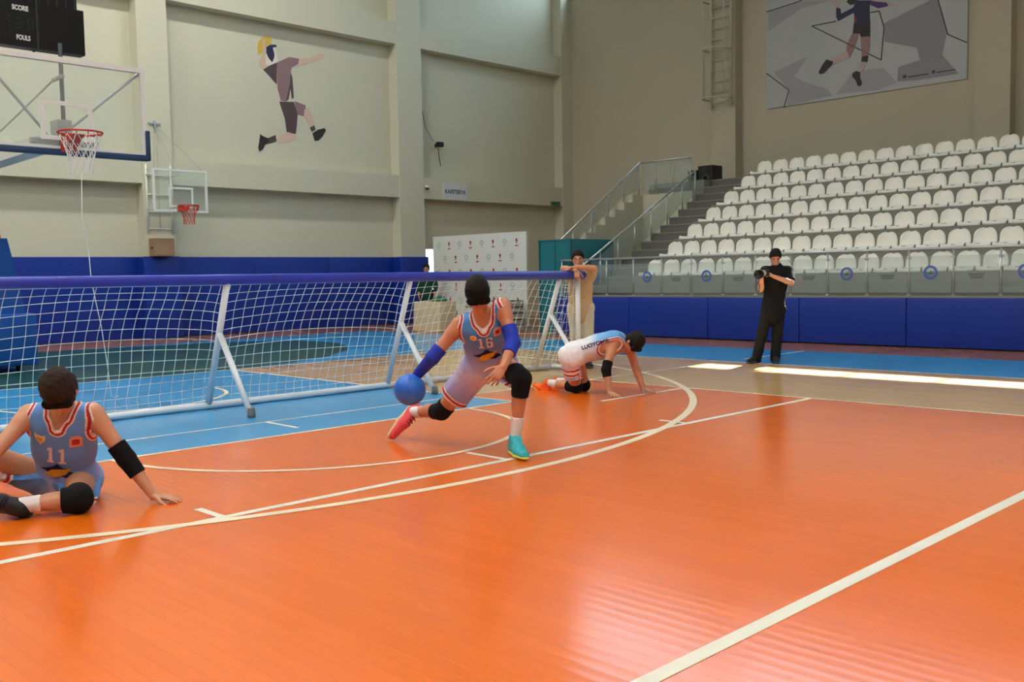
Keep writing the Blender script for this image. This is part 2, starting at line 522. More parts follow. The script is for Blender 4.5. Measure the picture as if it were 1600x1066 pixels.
# ================================================================== things on the walls
MURAL = [
    ('yellow', [(13.33, 7.34), (13.37, 7.49), (13.5, 7.62), (13.64, 7.67), (13.74, 7.62), (13.74, 7.49), (13.63, 7.43), (13.55, 7.34), (13.44, 7.19), (13.34, 7.14)]),
    ('skin', [(13.48, 7.54), (13.54, 7.59), (13.58, 7.38), (13.54, 7.17), (13.53, 6.92), (13.67, 6.92), (13.47, 6.79), (13.37, 6.86), (13.37, 6.97), (13.44, 7.12), (13.49, 7.37)]),
    ('navy', [(13.59, 7.38), (13.71, 7.46), (13.88, 7.48), (13.9, 7.43), (13.79, 7.4), (13.83, 7.31), (13.8, 7.06), (13.74, 7.02), (13.64, 7.11), (13.58, 7.24)]),
    ('white', [(13.78, 7.39), (13.85, 7.37), (13.89, 7.22), (13.93, 7.13), (13.88, 7.03), (13.67, 6.92), (13.55, 6.92), (13.58, 7.21), (13.66, 7.08), (13.75, 7.01), (13.83, 7.19)]),
    ('dark', [(13.47, 6.79), (13.67, 6.92), (13.88, 7.02), (13.86, 6.46), (13.76, 6.54), (13.62, 6.67)]),
    ('mauve', [(13.88, 7.02), (14.26, 7.22), (14.56, 7.22), (14.53, 7.07), (14.33, 6.96), (14.29, 6.84), (14.25, 6.33), (14.15, 6.05), (13.97, 6.05), (13.88, 6.36)]),
    ('dark', [(14.3, 6.82), (14.34, 6.67), (14.36, 6.16), (14.3, 6.14), (14.27, 6.41), (14.2, 6.11), (14.12, 6.05), (14.25, 6.51)]),
    ('skin', [(14.56, 7.22), (14.86, 7.28), (15.12, 7.39), (15.21, 7.45), (15.35, 7.44), (15.32, 7.35), (15.03, 7.21), (14.77, 7.1), (14.53, 7.02), (14.36, 6.95), (14.53, 7.07)]),
    ('dark', [(13.92, 6.02), (14.36, 6.06), (14.4, 5.92), (14.46, 5.74), (14.43, 5.48), (14.39, 5.23), (14.27, 5.21), (14.11, 5.25), (14.07, 5.59), (13.98, 5.84)]),
    ('mauve', [(14.39, 6.08), (14.72, 6.01), (14.71, 5.88), (14.65, 5.72), (14.46, 5.74), (14.41, 5.9)]),
    ('skin', [(14.68, 5.89), (14.83, 5.96), (14.89, 5.82), (14.95, 5.68), (14.99, 5.5), (14.9, 5.42), (14.81, 5.52), (14.71, 5.66), (14.65, 5.74)]),
    ('dark', [(14.83, 5.43), (14.97, 5.5), (15.01, 5.39), (14.89, 5.32)]),
    ('black', [(14.91, 5.29), (15.09, 5.4), (15.3, 5.46), (15.34, 5.4), (15.22, 5.22), (15.08, 5.1), (14.97, 5.09)]),
    ('skin', [(14.11, 5.25), (14.37, 5.21), (14.37, 5.11), (14.18, 5.01), (13.84, 4.94), (13.78, 5.03), (13.93, 5.15), (14.06, 5.2)]),
    ('dark', [(13.54, 5.04), (13.77, 5.14), (13.79, 4.98), (13.57, 4.9)]),
    ('black', [(13.32, 5.12), (13.42, 5.07), (13.54, 5.04), (13.57, 4.92), (13.45, 4.86), (13.39, 4.75), (13.28, 4.67), (13.25, 4.77), (13.29, 4.95)]),
]
BANNER = [
    ('grey_dark', [(11.45, 7.68), (10.26, 8.02), (10.05, 7.97), (9.85, 7.11), (9.95, 6.63), (9.55, 6.1), (10.59, 6.1), (11.08, 6.14), (11.06, 6.51), (10.5, 6.59), (10.59, 6.91), (11.42, 7.21)]),
    ('grey_mid', [(12.75, 6.07), (12.25, 6.6), (11.47, 6.55), (11.08, 6.12), (11.58, 6.0)]),
    ('grey_mid', [(14.8, 8.11), (13.79, 8.54), (12.88, 8.57), (13.92, 8.75), (14.8, 8.65)]),
    ('grey_mid', [(14.63, 6.94), (13.59, 7.22), (14.0, 6.73), (13.71, 6.54), (13.02, 6.25), (12.87, 6.05), (14.21, 5.94), (14.14, 6.38)]),
    ('navy', [(12.3, 8.23), (12.19, 8.42), (11.81, 8.34), (11.83, 8.14), (11.81, 7.73), (12.26, 7.8), (12.24, 8.01)]),
    ('navy', [(12.76, 8.36), (12.64, 8.3), (12.62, 8.16), (12.3, 8.25), (12.26, 8.12), (12.7, 7.98), (12.76, 8.11)]),
    ('pale_skin', [(12.91, 8.54), (12.72, 8.56), (12.68, 8.38), (12.76, 8.33), (12.87, 8.44)]),
    ('black', [(12.47, 8.44), (12.34, 8.56), (12.15, 8.55), (12.17, 8.42), (12.26, 8.33), (12.37, 8.34)]),
    ('violet', [(11.81, 8.34), (11.67, 8.28), (11.38, 8.2), (11.32, 8.1), (11.59, 8.09), (11.81, 8.22)]),
    ('pale_skin', [(11.34, 8.21), (11.02, 8.06), (11.23, 8.08), (11.32, 8.1)]),
    ('crimson', [(12.26, 8.01), (12.2, 8.04), (12.16, 7.82), (12.24, 7.87)]),
    ('black', [(12.26, 7.81), (11.81, 7.74), (11.81, 7.41), (12.07, 7.45), (12.09, 7.54), (12.29, 7.58)]),
    ('brown_skin', [(12.31, 7.58), (12.11, 7.53), (12.25, 7.17), (12.37, 6.97), (12.48, 7.03), (12.45, 7.31)]),
    ('pale_skin', [(12.44, 7.15), (12.37, 6.96), (12.56, 6.92), (12.83, 6.87), (12.91, 6.98), (12.71, 7.09)]),
    ('black', [(13.03, 7.03), (12.83, 6.94), (12.87, 6.86), (13.1, 6.68), (13.22, 6.67), (13.26, 6.73), (13.14, 6.92)]),
    ('brown_skin', [(12.07, 7.45), (11.81, 7.42), (11.82, 7.09), (11.86, 6.96), (12.03, 6.92), (12.05, 7.17)]),
    ('black', [(12.03, 6.93), (11.86, 6.94), (11.88, 6.77), (12.05, 6.81)]),
    ('pale_skin', [(12.06, 6.8), (11.9, 6.75), (11.99, 6.59), (12.08, 6.54), (12.16, 6.57)]),
    ('black', [(12.29, 6.54), (12.18, 6.59), (12.08, 6.54), (12.08, 6.4), (12.02, 6.25), (12.06, 6.17), (12.15, 6.2), (12.19, 6.34), (12.29, 6.45)]),
]
BANNER_LINES = [
    [(12.76, 7.99), (13.47, 8.0), (11.51, 6.76), (11.44, 7.58), (11.57, 8.02), (11.81, 8.03)] ,
    [(14.89, 6.95), (14.16, 6.38), (14.31, 5.92)] ,
    [(10.08, 8.04), (9.82, 7.1), (9.35, 6.82)] ,
    [(14.87, 8.66), (13.92, 8.73), (13.43, 8.83)] ,
]
PAINT = {'yellow': srgb(214, 178, 70), 'skin': srgb(214, 186, 164), 'navy': srgb(38, 36, 72), 'white': srgb(226, 222, 206), 'dark': srgb(84, 66, 68),
         'mauve': srgb(142, 112, 116), 'black': srgb(42, 34, 32), 'grey_dark': srgb(138, 140, 146), 'grey_mid': srgb(158, 160, 166), 'violet': srgb(74, 48, 104),
         'crimson': srgb(150, 40, 66), 'pale_skin': srgb(186, 168, 160), 'brown_skin': srgb(150, 118, 116)}
def paint(c): return mat('mural_paint_' + c, PAINT[c], 0.55, 0.04, 2)

mu = empty('wall_mural', (14.25, YW, 4.7))
tag(mu, 'painted handball player leaping with a yellow ball on the cream end wall', 'mural')
for i, (c, poly) in enumerate(MURAL):
    d = 0.004 + 0.0006 * i
    prism('painted_shape', [(x - 14.25, z - 4.7) for x, z in poly], lambda u, v, d=d: (u, -d, v), (0, d - 0.0002, 0), paint(c), mu)

ba = empty('wall_banner', (XW, 12.1, 5.95))
tag(ba, 'large pale grey banner with a leaping volleyball player above the seats', 'banner')
M_bannercloth = mat('pale_grey_banner_cloth', srgb(178, 182, 184), 0.5, 0.03, 2)
box('banner_cloth', (-0.05, -2.75, 0.0), (-0.005, 2.77, 3.55), M_bannercloth, ba)
M_blackline = mat('dark_green_outline', srgb(52, 54, 46), 0.6)
BANNER.append(('pale_skin', [(12.05 + 0.1 * math.cos(2 * math.pi * k / 14), 8.86 + 0.14 * math.sin(2 * math.pi * k / 14)) for k in range(14)]))
for i, (c, poly) in enumerate(BANNER):
    d = 0.054 + 0.0006 * i
    prism('printed_shape', [(max(-2.74, min(2.76, y - 12.1)), min(3.54, max(0.01, z - 5.95))) for y, z in poly], lambda u, v, d=d: (-d, u, v), (d - 0.0505, 0, 0), paint(c), ba)
for pl in BANNER_LINES:
    for (ya, za), (yb, zb) in zip(pl, pl[1:]):
        tube('printed_outline', [(-0.052, max(-2.74, min(2.76, ya - 12.1)), min(3.5, za - 5.95)), (-0.052, max(-2.74, min(2.76, yb - 12.1)), min(3.5, zb - 5.95))], 0.013, M_blackline, ba, 6)
for y0, y1 in ((-1.26, -1.16), (-1.3, -1.82), (-1.9, -1.98), (-2.02, -2.48)):
    box('printed_mark', (-0.056, min(y0, y1), 0.25), (-0.05, max(y0, y1), 0.25 + (0.08 if abs(y0 - y1) < 0.2 else 0.03)), paint('dark'), ba)

M_signwhite = mat('white_sign_board', srgb(208, 216, 218), 0.4, 0.03)
M_navyink = mat('navy_sign_ink', srgb(30, 62, 112), 0.5, 0.03)
sg = empty('cafeteria_sign', (19.67, YW - 0.35, 3.9))
tag(sg, 'small white sign reading KAFETERYA in blue on the end wall', 'sign')
box('sign_board', (-0.48, -0.03, -0.23), (0.48, 0.0, 0.25), M_signwhite, sg)
text('sign_lettering', 'KAFETERYA', 0.17, M_navyink, sg, (0, -0.032, 0.0), (1, 0, 0), (0, 0, 1), 0.001, 0.004, 0.92)

ex = empty('exit_sign', (24.1, YW - 0.35, 3.72))
tag(ex, 'small green emergency exit sign beside the corner pillar', 'sign')
M_exit = mat('green_exit_panel', srgb(40, 110, 78), 0.4)
box('sign_housing', (-0.22, -0.06, -0.07), (0.22, 0.0, 0.08), mat('grey_plastic', srgb(120, 124, 118), 0.5), ex, 0.01)
box('sign_face', (-0.2, -0.066, -0.05), (0.2, -0.06, 0.06), M_exit, ex)

M_black = mat('black_plastic', srgb(22, 22, 24), 0.45, 0.1)
M_white = mat('white_enamel', srgb(225, 226, 222), 0.35, 0.03)
sc_ = empty('security_camera', (18.45, YW - 0.45, 3.98))
tag(sc_, 'small white dome security camera on the side of the pillar', 'camera')
bm = bmesh.new(); b_lathe(bm, [(0.06, 0.0), (0.075, -0.03), (0.075, -0.07)], 14, 'Z', (0.06, 0, 0.06)); obj_bm('housing', bm, M_white, sc_, True)
bm = bmesh.new(); b_lathe(bm, [(0.06, -0.07), (0.05, -0.11), (0.02, -0.135)], 14, 'Z', (0.06, 0, 0.06)); obj_bm('dome', bm, M_black, sc_, True)

sp = empty('wall_floodlight', (19.25, YW, 5.3))
tag(sp, 'small dark floodlight on the end wall with a hanging cable', 'floodlight')
bm = bmesh.new(); b_box(bm, (-0.11, -0.28, -0.06), (0.1, -0.12, 0.09), 0.03); obj_bm('lamp_head', bm, M_black, sp)
box('bracket', (-0.04, -0.14, -0.05), (0.04, 0.0, 0.05), M_black, sp)
tube('cable', [(-0.1, -0.05, 0.1), (-0.4, -0.02, 0.5), (-0.55, -0.02, 1.2), (-0.62, -0.02, 2.2)], 0.008, M_black, sp, 6)
tube('cable', [(0.02, -0.1, -0.08), (0.1, -0.03, -0.35), (0.16, -0.03, -0.6)], 0.012, M_black, sp, 6)

# caged ladder high on the stand-side wall
la = empty('caged_ladder', (XW - 0.35, 16.1, 6.1))
tag(la, 'pale metal wall ladder with safety cage above the stand', 'ladder')
M_ladder = mat('cream_ladder_steel', srgb(196, 194, 176), 0.5, 0.04)
for y in (-0.33, 0.33):
    tube('side_rail', [(-0.12, y, 0.0), (-0.12, y, 5.6)], 0.035, M_ladder, la, 8)
for i in range(18):
    tube('rung', [(-0.12, -0.33, 0.2 + i * 0.3), (-0.12, 0.33, 0.2 + i * 0.3)], 0.018, M_ladder, la, 6)
for z in (0.25, 1.65, 3.05, 4.45):
    tube('cage_hoop', [(-0.12 - 0.62 * math.sin(t), 0.38 * math.cos(t) + 0.1 * math.sin(t), z) for t in [math.pi * k / 12 for k in range(13)]], 0.03, M_ladder, la, 6)
for t in (0.5, 1.2, 1.95, 2.65):
    tube('cage_bar', [(-0.12 - 0.62 * math.sin(t), 0.38 * math.cos(t) + 0.1 * math.sin(t), z) for z in (0.25, 5.4)], 0.015, M_ladder, la, 6)
for y in (-0.33, 0.33):
    for z in (0.1, 2.8):
        tube('wall_bracket', [(-0.12, y, z), (0.35 if abs(y) > 0.4 else 0.0, y, z)], 0.025, M_ladder, la, 6)

# ================================================================== basketball hoops
M_glass = glass_mat('clear_backboard_glass', (0.9, 0.95, 0.92, 1), 0.10)
M_bluepad = mat('slate_blue_board_padding', srgb(30, 58, 94), 0.5, 0.06)
M_hoopred = mat('orange_red_hoop_paint', srgb(190, 48, 30), 0.4, 0.06)
M_netwhite = mat('white_net_cord', srgb(232, 232, 228), 0.7, 0.04)
M_netred = mat('red_net_cord', srgb(205, 70, 62), 0.7, 0.06)
M_greypole = mat('dark_grey_pole_paint', srgb(84, 92, 96), 0.45, 0.05)
M_steel = mat('pale_steel_tube', srgb(176, 182, 184), 0.35, 0.05, metal=0.3)
M_stanblue = mat('bright_blue_vinyl', srgb(10, 82, 168), 0.4, 0.05, 2)
M_orangecap = mat('orange_cap', srgb(230, 90, 30), 0.5)

def b_hoop_net(bm, c, r, z0, depth, n=12, mi0=0, split=None, mi1=0):
    rows = 6
    for k in range(n):
        for s in (1, -1):
            pts = []
            for j in range(rows * 2 + 1):
                v = j / (rows * 2)
                rr = r * (1 - 0.42 * math.sin(min(1, v * 1.25) * math.pi / 2))
                a = 2 * math.pi * (k + s * v * 2.2) / n
                pts.append((c[0] + rr * math.cos(a), c[1] + rr * math.sin(a), z0 - v * depth))
            b_tube(bm, pts, 0.0045, 4, mi=mi0)

bh = empty('basketball_hoop', (4.38, 16.9, 0))
tag(bh, 'tall basketball hoop with glass backboard on a blue padded stanchion', 'basketball hoop')
def H(x, y, z): return (x - 4.38, y - 16.9, z)
BY = 11.75
box('glass_board', H(3.48, BY, 2.9), H(5.28, BY + 0.015, 3.93), M_glass, bh)
fr = empty('board_frame'); fr.parent = bh
for lo, hi in (((3.44, BY - 0.02, 3.89), (5.32, BY + 0.05, 3.95)), ((3.44, BY - 0.02, 2.88), (5.32, BY + 0.05, 2.93)), ((3.44, BY - 0.02, 2.93), (3.49, BY + 0.05, 3.89)), ((5.27, BY - 0.02, 2.93), (5.32, BY + 0.05, 3.89))):
    box('frame_bar', H(*lo), H(*hi), M_white, fr)
tg = empty('target_square'); tg.parent = bh
for lo, hi in (((4.085, BY - 0.008, 3.40), (4.675, BY - 0.002, 3.45)), ((4.085, BY - 0.008, 3.0), (4.675, BY - 0.002, 3.05)), ((4.085, BY - 0.008, 3.05), (4.135, BY - 0.002, 3.40)), ((4.625, BY - 0.008, 3.05), (4.675, BY - 0.002, 3.40))):
    box('painted_stripe', H(*lo), H(*hi), M_white, tg)
pd = empty('board_padding'); pd.parent = bh
box('bottom_pad', H(3.42, BY - 0.04, 2.83), H(5.36, BY + 0.07, 2.9), M_bluepad, pd, 0.02, True)
box('side_pad', H(5.3, BY - 0.04, 2.84), H(5.36, BY + 0.07, 3.2), M_bluepad, pd, 0.02, True)
box('side_pad', H(3.42, BY - 0.04, 2.84), H(3.48, BY + 0.07, 3.2), M_bluepad, pd, 0.02, True)
RX, RY, RZ = 4.38, 11.37, 3.05
ring = tube('ring', [H(RX + 0.235 * math.cos(t), RY + 0.235 * math.sin(t), RZ) for t in [2 * math.pi * k / 36 for k in range(36)]], 0.012, M_hoopred, bh, 8, True)
bm = bmesh.new()
b_box(bm, H(RX - 0.08, RY + 0.2, RZ - 0.03), H(RX + 0.08, BY - 0.02, RZ + 0.01))
b_box(bm, H(RX - 0.09, BY - 0.05, RZ - 0.19), H(RX + 0.09, BY - 0.01, RZ + 0.02), 0.008)
b_prism(bm, [(0, 0), (0.32, 0), (0.0, -0.17)], lambda u, v: H(RX - 0.06, BY - 0.03 - u, RZ - 0.01 + v), (0.12, 0, 0))
obj_bm('ring_mount', bm, M_hoopred, bh)
bm = bmesh.new()
for k in range(12):
    t = 2 * math.pi * k / 12
    b_tube(bm, [H(RX + 0.235 * math.cos(t), RY + 0.235 * math.sin(t), RZ), H(RX + 0.225 * math.cos(t), RY + 0.225 * math.sin(t), RZ - 0.04)], 0.006, 5)
obj_bm('net_hooks', bm, M_hoopred, bh)
bm = bmesh.new(); b_hoop_net(bm, H(RX, RY, 0)[:2], 0.225, RZ - 0.03, 0.43); obj_bm('net', bm, M_netwhite, bh)
# braces behind the glass
tube('brace', [H(5.27, BY + 0.06, 3.88), H(4.55, BY + 0.35, 3.2), H(4.4, BY + 0.5, 3.08)], 0.018, M_steel, bh, 8)
tube('brace', [H(3.49, BY + 0.06, 3.88), H(4.2, BY + 0.35, 3.2), H(4.36, BY + 0.5, 3.08)], 0.018, M_steel, bh, 8)
bm = bmesh.new()
b_box(bm, H(4.0, BY + 0.06, 2.96), H(4.76, BY + 0.14, 3.02)); b_box(bm, H(4.3, BY + 0.06, 2.9), H(4.46, BY + 0.3, 3.25))
obj_bm('back_plate', bm, M_steel, bh)
bm = bmesh.new()
b_prism(bm, [(12.0, 3.1), (12.0, 2.97), (15.9, 2.93), (16.2, 2.05), (16.9, 2.05), (16.9, 3.15), (15.0, 3.2)], lambda u, v: H(4.26, u, v), (0.24, 0, 0))
bmesh.ops.recalc_face_normals(bm, faces=bm.faces[:]); obj_bm('boom_arm', bm, M_white, bh)
tube('tension_rod', [H(4.38, 12.1, 3.75), H(4.38, 16.8, 2.86)], 0.012, M_steel, bh)
tube('tension_rod', [H(4.38, 12.1, 3.75), H(4.38, BY + 0.06, 3.75)], 0.025, M_steel, bh)
tube('clock_pole', [H(4.41, BY + 0.18, 2.95), H(4.41, BY + 0.18, 4.15)], 0.024, M_greypole, bh)
bm = bmesh.new()
b_prism(bm, [(3.7, 0.9), (5.2, 0.9), (5.1, 1.45), (4.98, 2.05), (3.9, 2.05)], lambda u, v: H(u, 15.95, v), (0, 1.7, 0))
bmesh.ops.recalc_face_normals(bm, faces=bm.faces[:]); obj_bm('mast_padding', bm, M_stanblue, bh)
box('base_padding', H(3.42, 15.88, 0.1), H(5.33, 18.4, 0.9), M_stanblue, bh, 0.03, True)
box('mast_cap', H(4.2, 15.97, 2.05), H(4.9, 16.4, 2.1), M_orangecap, bh)
for x in (3.6, 5.1):
    for y in (16.1, 18.1):
        bm = bmesh.new(); b_lathe(bm, [(0.055, -0.03), (0.055, 0.03)], 12, 'X', H(x, y, 0.055)); obj_bm('castor', bm, M_black, bh, True)

# shot clock on its pole above the board
ck = empty('shot_clock', (4.1, BY + 0.28, 4.05))
tag(ck, 'black shot clock and scoreboard unit mounted above the glass backboard', 'scoreboard')
M_clock = mat('matt_black_scoreboard', srgb(14, 15, 17), 0.35, 0.1)
M_clocktrim = mat('charcoal_trim', srgb(44, 45, 46), 0.4)
M_ledoff = mat('unlit_green_segments', srgb(26, 44, 40), 0.4)
M_label = mat('white_label_print', srgb(220, 224, 222), 0.5)
box('display_housing', (-0.95, -0.1, 0.0), (0.06, 0.06, 0.46), M_clock, ck)
box('display_housing', (0.075, -0.1, 0.0), (0.6, 0.06, 0.52), M_clock, ck)
box('divider', (0.055, -0.105, -0.01), (0.08, 0.06, 0.72), M_clocktrim, ck)
box('upper_housing', (-0.95, -0.06, 0.47), (0.54, 0.06, 0.95), M_clock, ck)
for i in range(15):
    box('cooling_rib', (-0.9 + i * 0.1, -0.075, 0.53), (-0.88 + i * 0.1, -0.06, 0.93), M_clocktrim, ck)
text('score_lettering', 'SCORE', 0.075, M_label, ck, (-0.11, -0.102, 0.43), (1, 0, 0), (0, 0, 1), 0.001, 0.003, 0.75)
text('foul_lettering', 'FOULS', 0.075, M_label, ck, (-0.09, -0.102, 0.1), (1, 0, 0), (0, 0, 1), 0.001, 0.003, 0.68)
for dx in (-0.16, -0.04):
    for (x0, z0, x1, z1) in ((0, 0, 0.07, 0.012), (0, 0.055, 0.07, 0.067), (0, 0.11, 0.07, 0.122), (0, 0, 0.012, 0.122), (0.058, 0, 0.07, 0.122)):
        box('digit_segment', (dx + x0, -0.103, 0.2 + z0), (dx + x1, -0.1, 0.2 + z1), M_ledoff, ck)
for z in (0.14, 0.2, 0.26, 0.32):
    box('indicator_dot', (-0.235, -0.103, z), (-0.215, -0.1, z + 0.02), M_ledoff, ck)

# small wall hoop on the pillar
mh = empty('wall_hoop', (10.35, YW - 0.38, 2.9))
tag(mh, 'small wall-mounted basketball hoop with red net on the pillar', 'basketball hoop')
HX, HY = 10.62, 21.75
def W(x, y, z): return (x - 10.35, y - (YW - 0.38), z - 2.9)
box('glass_board', W(9.98, HY, 3.0), W(11.26, HY + 0.012, 3.94), M_glass, mh)
fr2 = empty('board_frame'); fr2.parent = mh
for lo, hi in (((9.95, 3.91), (11.29, 3.96)), ((9.95, 2.97), (11.29, 3.02)), ((9.95, 3.02), (10.0, 3.91)), ((11.24, 3.02), (11.29, 3.91))):
    box('frame_bar', W(lo[0], HY - 0.02, lo[1]), W(hi[0], HY + 0.03, hi[1]), M_white, fr2)
tg2 = empty('target_square'); tg2.parent = mh
for lo, hi in (((10.33, 3.5), (10.93, 3.55)), ((10.33, 3.08), (10.93, 3.13)), ((10.33, 3.13), (10.38, 3.5)), ((10.88, 3.13), (10.93, 3.5))):
    box('painted_stripe', W(lo[0], HY - 0.008, lo[1]), W(hi[0], HY - 0.002, hi[1]), M_white, tg2)
tube('ring', [W(HX + 0.23 * math.cos(t), HY - 0.38 + 0.23 * math.sin(t), 3.1) for t in [2 * math.pi * k / 30 for k in range(30)]], 0.013, M_hoopred, mh, 8, True)
box('ring_mount', W(HX - 0.1, HY - 0.17, 3.0), W(HX + 0.1, HY - 0.01, 3.11), M_hoopred, mh)
bm = bmesh.new()
for k in range(12):
    t = 2 * math.pi * k / 12
    b_tube(bm, [W(HX + 0.23 * math.cos(t), HY - 0.38 + 0.23 * math.sin(t), 3.1), W(HX + 0.2 * math.cos(t + 0.2), HY - 0.38 + 0.2 * math.sin(t + 0.2), 2.97)], 0.008, 5)
obj_bm('net_hooks', bm, M_hoopred, mh)
bm = bmesh.new(); b_hoop_net(bm, W(HX, HY - 0.38, 0)[:2], 0.215, W(0, 0, 3.07)[2], 0.4); obj_bm('net', bm, M_netred, mh)
for x in (10.05, 10.65):
    for z in (3.05, 3.85):
        tube('bracket_arm', [W(x, HY + 0.02, z), W(x, YW - 0.38, z)], 0.02, M_white, mh, 8)
    tube('bracket_post', [W(x, YW - 0.41, 2.5), W(x, YW - 0.41, 4.1)], 0.025, M_white, mh, 8)
for z in (2.6, 3.0, 3.4, 3.85):
    tube('bracket_bar', [W(10.05, YW - 0.41, z), W(10.65, YW - 0.41, z)], 0.018, M_white, mh, 8)
for x in (10.0, 10.5, 11.2):
    tube('stay_wire', [W(x, HY, 3.95), W(10.3, YW - 0.4, 5.05)], 0.006, M_steel, mh, 5)
tube('stay_wire', [W(10.35, YW - 0.4, 2.55), W(10.35, YW - 0.4, 5.05)], 0.006, M_steel, mh, 5)
bm = bmesh.new(); b_box(bm, W(10.16, YW - 0.42, 5.04), W(10.46, YW - 0.385, 5.08)); b_box(bm, W(10.29, YW - 0.43, 4.92), W(10.33, YW - 0.385, 5.12)); obj_bm('stay_anchor', bm, M_steel, mh)

wx = empty('wooden_box', (10.3, YW - 0.38, 1.95))
tag(wx, 'small brown wooden box fixed to the pillar under the wall hoop', 'box')
M_brownbox = mat('brown_plywood', srgb(160, 128, 100), 0.6, 0.1, 8)
box('box_body', (-0.24, -0.3, 0.0), (0.24, -0.001, 0.42), M_brownbox, wx, 0.01)
box('box_lid', (-0.245, -0.31, 0.02), (0.245, -0.3, 0.4), M_brownbox, wx)
box('catch', (-0.27, -0.2, 0.18), (-0.24, -0.16, 0.22), M_black, wx)

cord = tube('hanging_cord', [(4.38, 11.38, 2.6), (4.36, 11.38, 2.1), (4.42, 11.38, 1.66), (4.43, 11.38, 1.4), (4.47, 11.38, 1.14), (4.52, 11.38, 0.85), (4.57, 11.38, 0.4), (4.6, 11.38, 0.006), (4.7, 11.42, 0.006)], 0.005, M_netwhite, None, 6)
tag(cord, 'thin white cord trailing from the basketball net down to the floor', 'cord')
# ================================================================== the stand
M_conc = mat('grey_painted_concrete', srgb(132, 132, 122), 0.7, 0.08, 2, 0.05)
M_concd = mat('dark_grey_step_paint', srgb(104, 104, 98), 0.7, 0.08, 2, 0.05)
M_cream = mat('cream_parapet_paint', srgb(196, 194, 170), 0.6, 0.05, 2)
M_seat = mat('white_moulded_plastic', srgb(238, 238, 228), 0.3, 0.03, 4)
M_chrome = mat('brushed_steel_rail', srgb(190, 194, 192), 0.3, 0.04, metal=0.55)
M_glasspanel = glass_mat('tinted_balustrade_glass', (0.5, 0.56, 0.54, 1), 0.2, 0.1)
M_emblem = mat('blue_emblem_print', srgb(72, 98, 172), 0.5)
M_emblemin = mat('pale_emblem_print', srgb(205, 215, 222), 0.5)
M_emblemgr = mat('dark_green_emblem_print', srgb(70, 100, 80), 0.5)
M_ink = mat('dark_grey_print', srgb(70, 78, 78), 0.5)
RX0, RDX, RZ0, RDZ = 17.14, 0.763, 1.30, 0.416
SY0, SY1, AY = -14.9, 13.55, 14.78

st = empty('grandstand', (20.5, 0, 0))
tag(st, 'grey stepped concrete grandstand with blue padding along its front', 'grandstand')
def S(x, y, z): return (x - 20.5, y, z)
box('walkway', S(16.48, SY0, 0), S(17.14, AY, 0.87), M_conc, st)
for k in range(7):
    x0 = RX0 + RDX * k
    x1 = RX0 + RDX * (k + 1) if k < 6 else XW - 0.36
    box('terrace_step', S(x0, SY0, 0), S(x1, SY1, RZ0 + RDZ * k), M_conc, st)
for n in range(14):
    x0 = RX0 - 0.02 + 0.3815 * n
    x1 = x0 + 0.3815 if n < 13 else XW - 0.36
    z1 = 0.87 + 0.208 * (n + 1)
    box('aisle_step', S(x0, SY1, 0), S(x1, AY, z1), M_concd, st)
    box('step_nosing', S(x0 - 0.015, SY1, z1 - 0.03), S(x0, AY, z1 + 0.002), M_conc, st)
pad_run(st, 'Y', SY0, 15.2, 2.0, 16.4 - 20.5, 0.02, 0.85, 0.08)
box('front_coping', S(16.4, SY0, 0.85), S(16.56, AY, 0.885), M_conc, st)

# moulded seat shell, facing -X, origin at the middle of its front edge
def seat_mesh():
    prof = [(-0.012, -0.03, 0.205), (0.0, 0.012, 0.21), (0.03, 0.035, 0.213), (0.12, 0.03, 0.213), (0.24, 0.022, 0.21), (0.31, 0.035, 0.208), (0.345, 0.075, 0.206),
            (0.362, 0.13, 0.203), (0.374, 0.19, 0.195), (0.383, 0.245, 0.175), (0.39, 0.285, 0.14), (0.395, 0.308, 0.095), (0.397, 0.315, 0.05)]
    bm = bmesh.new()
    rows = []
    for i, (x, z, w) in enumerate(prof):
        r = []
        for j in range(9):
            u = -1 + 2 * j / 8
            back = max(0, i - 5) / 7
            dx = -0.055 * (abs(u) ** 2.4) * min(1, back * 1.8) * (w / 0.21)
            dz = 0.022 * (abs(u) ** 3) * (1 if 2 <= i <= 5 else 0.3)
            r.append(bm.verts.new((x + dx, u * w, z + dz)))
        rows.append(r)
    fs = []
    for a, b in zip(rows, rows[1:]):
        for j in range(8):
            fs.append(bm.faces.new((a[j], b[j], b[j + 1], a[j + 1])))
    bm.normal_update()
    bmesh.ops.solidify(bm, geom=fs, thickness=0.012)
    me = bpy.data.meshes.new('seat_shell')
    bm.normal_update(); bm.to_mesh(me); bm.free()
    me.materials.append(M_seat); me.shade_smooth()
    return me
seat_me = seat_mesh()
bm = bmesh.new(); b_box(bm, (0.05, -0.16, -0.0), (0.3, 0.16, 0.02)); b_box(bm, (0.02, -0.03, 0.028), (0.05, 0.03, 0.05))
bkt = bpy.data.meshes.new('seat_bracket'); bm.to_mesh(bkt); bm.free(); bkt.materials.append(mat('pale_grey_bracket', srgb(150, 150, 145), 0.5))
ROWN = ['front row, just behind the glass balustrade', 'second row up from the balustrade', 'third row up from the balustrade', 'middle row of the stand',
        'third row down from the top of the stand', 'second row down from the top of the stand', 'top row, below the grey banner']
for k in range(7):
    for i in range(20):
        so = empty('stand_seat', (RX0 + RDX * k + 0.005, 13.2 - 0.4475 * i, RZ0 + RDZ * k + 0.012))
        tag(so, 'white moulded plastic seat in the ' + ROWN[k], 'seat', 'white seats in the ' + ROWN[k].split(',')[0])
        inst('seat_shell', seat_me, so)
        inst('seat_bracket', bkt, so, (0, 0, -0.012))

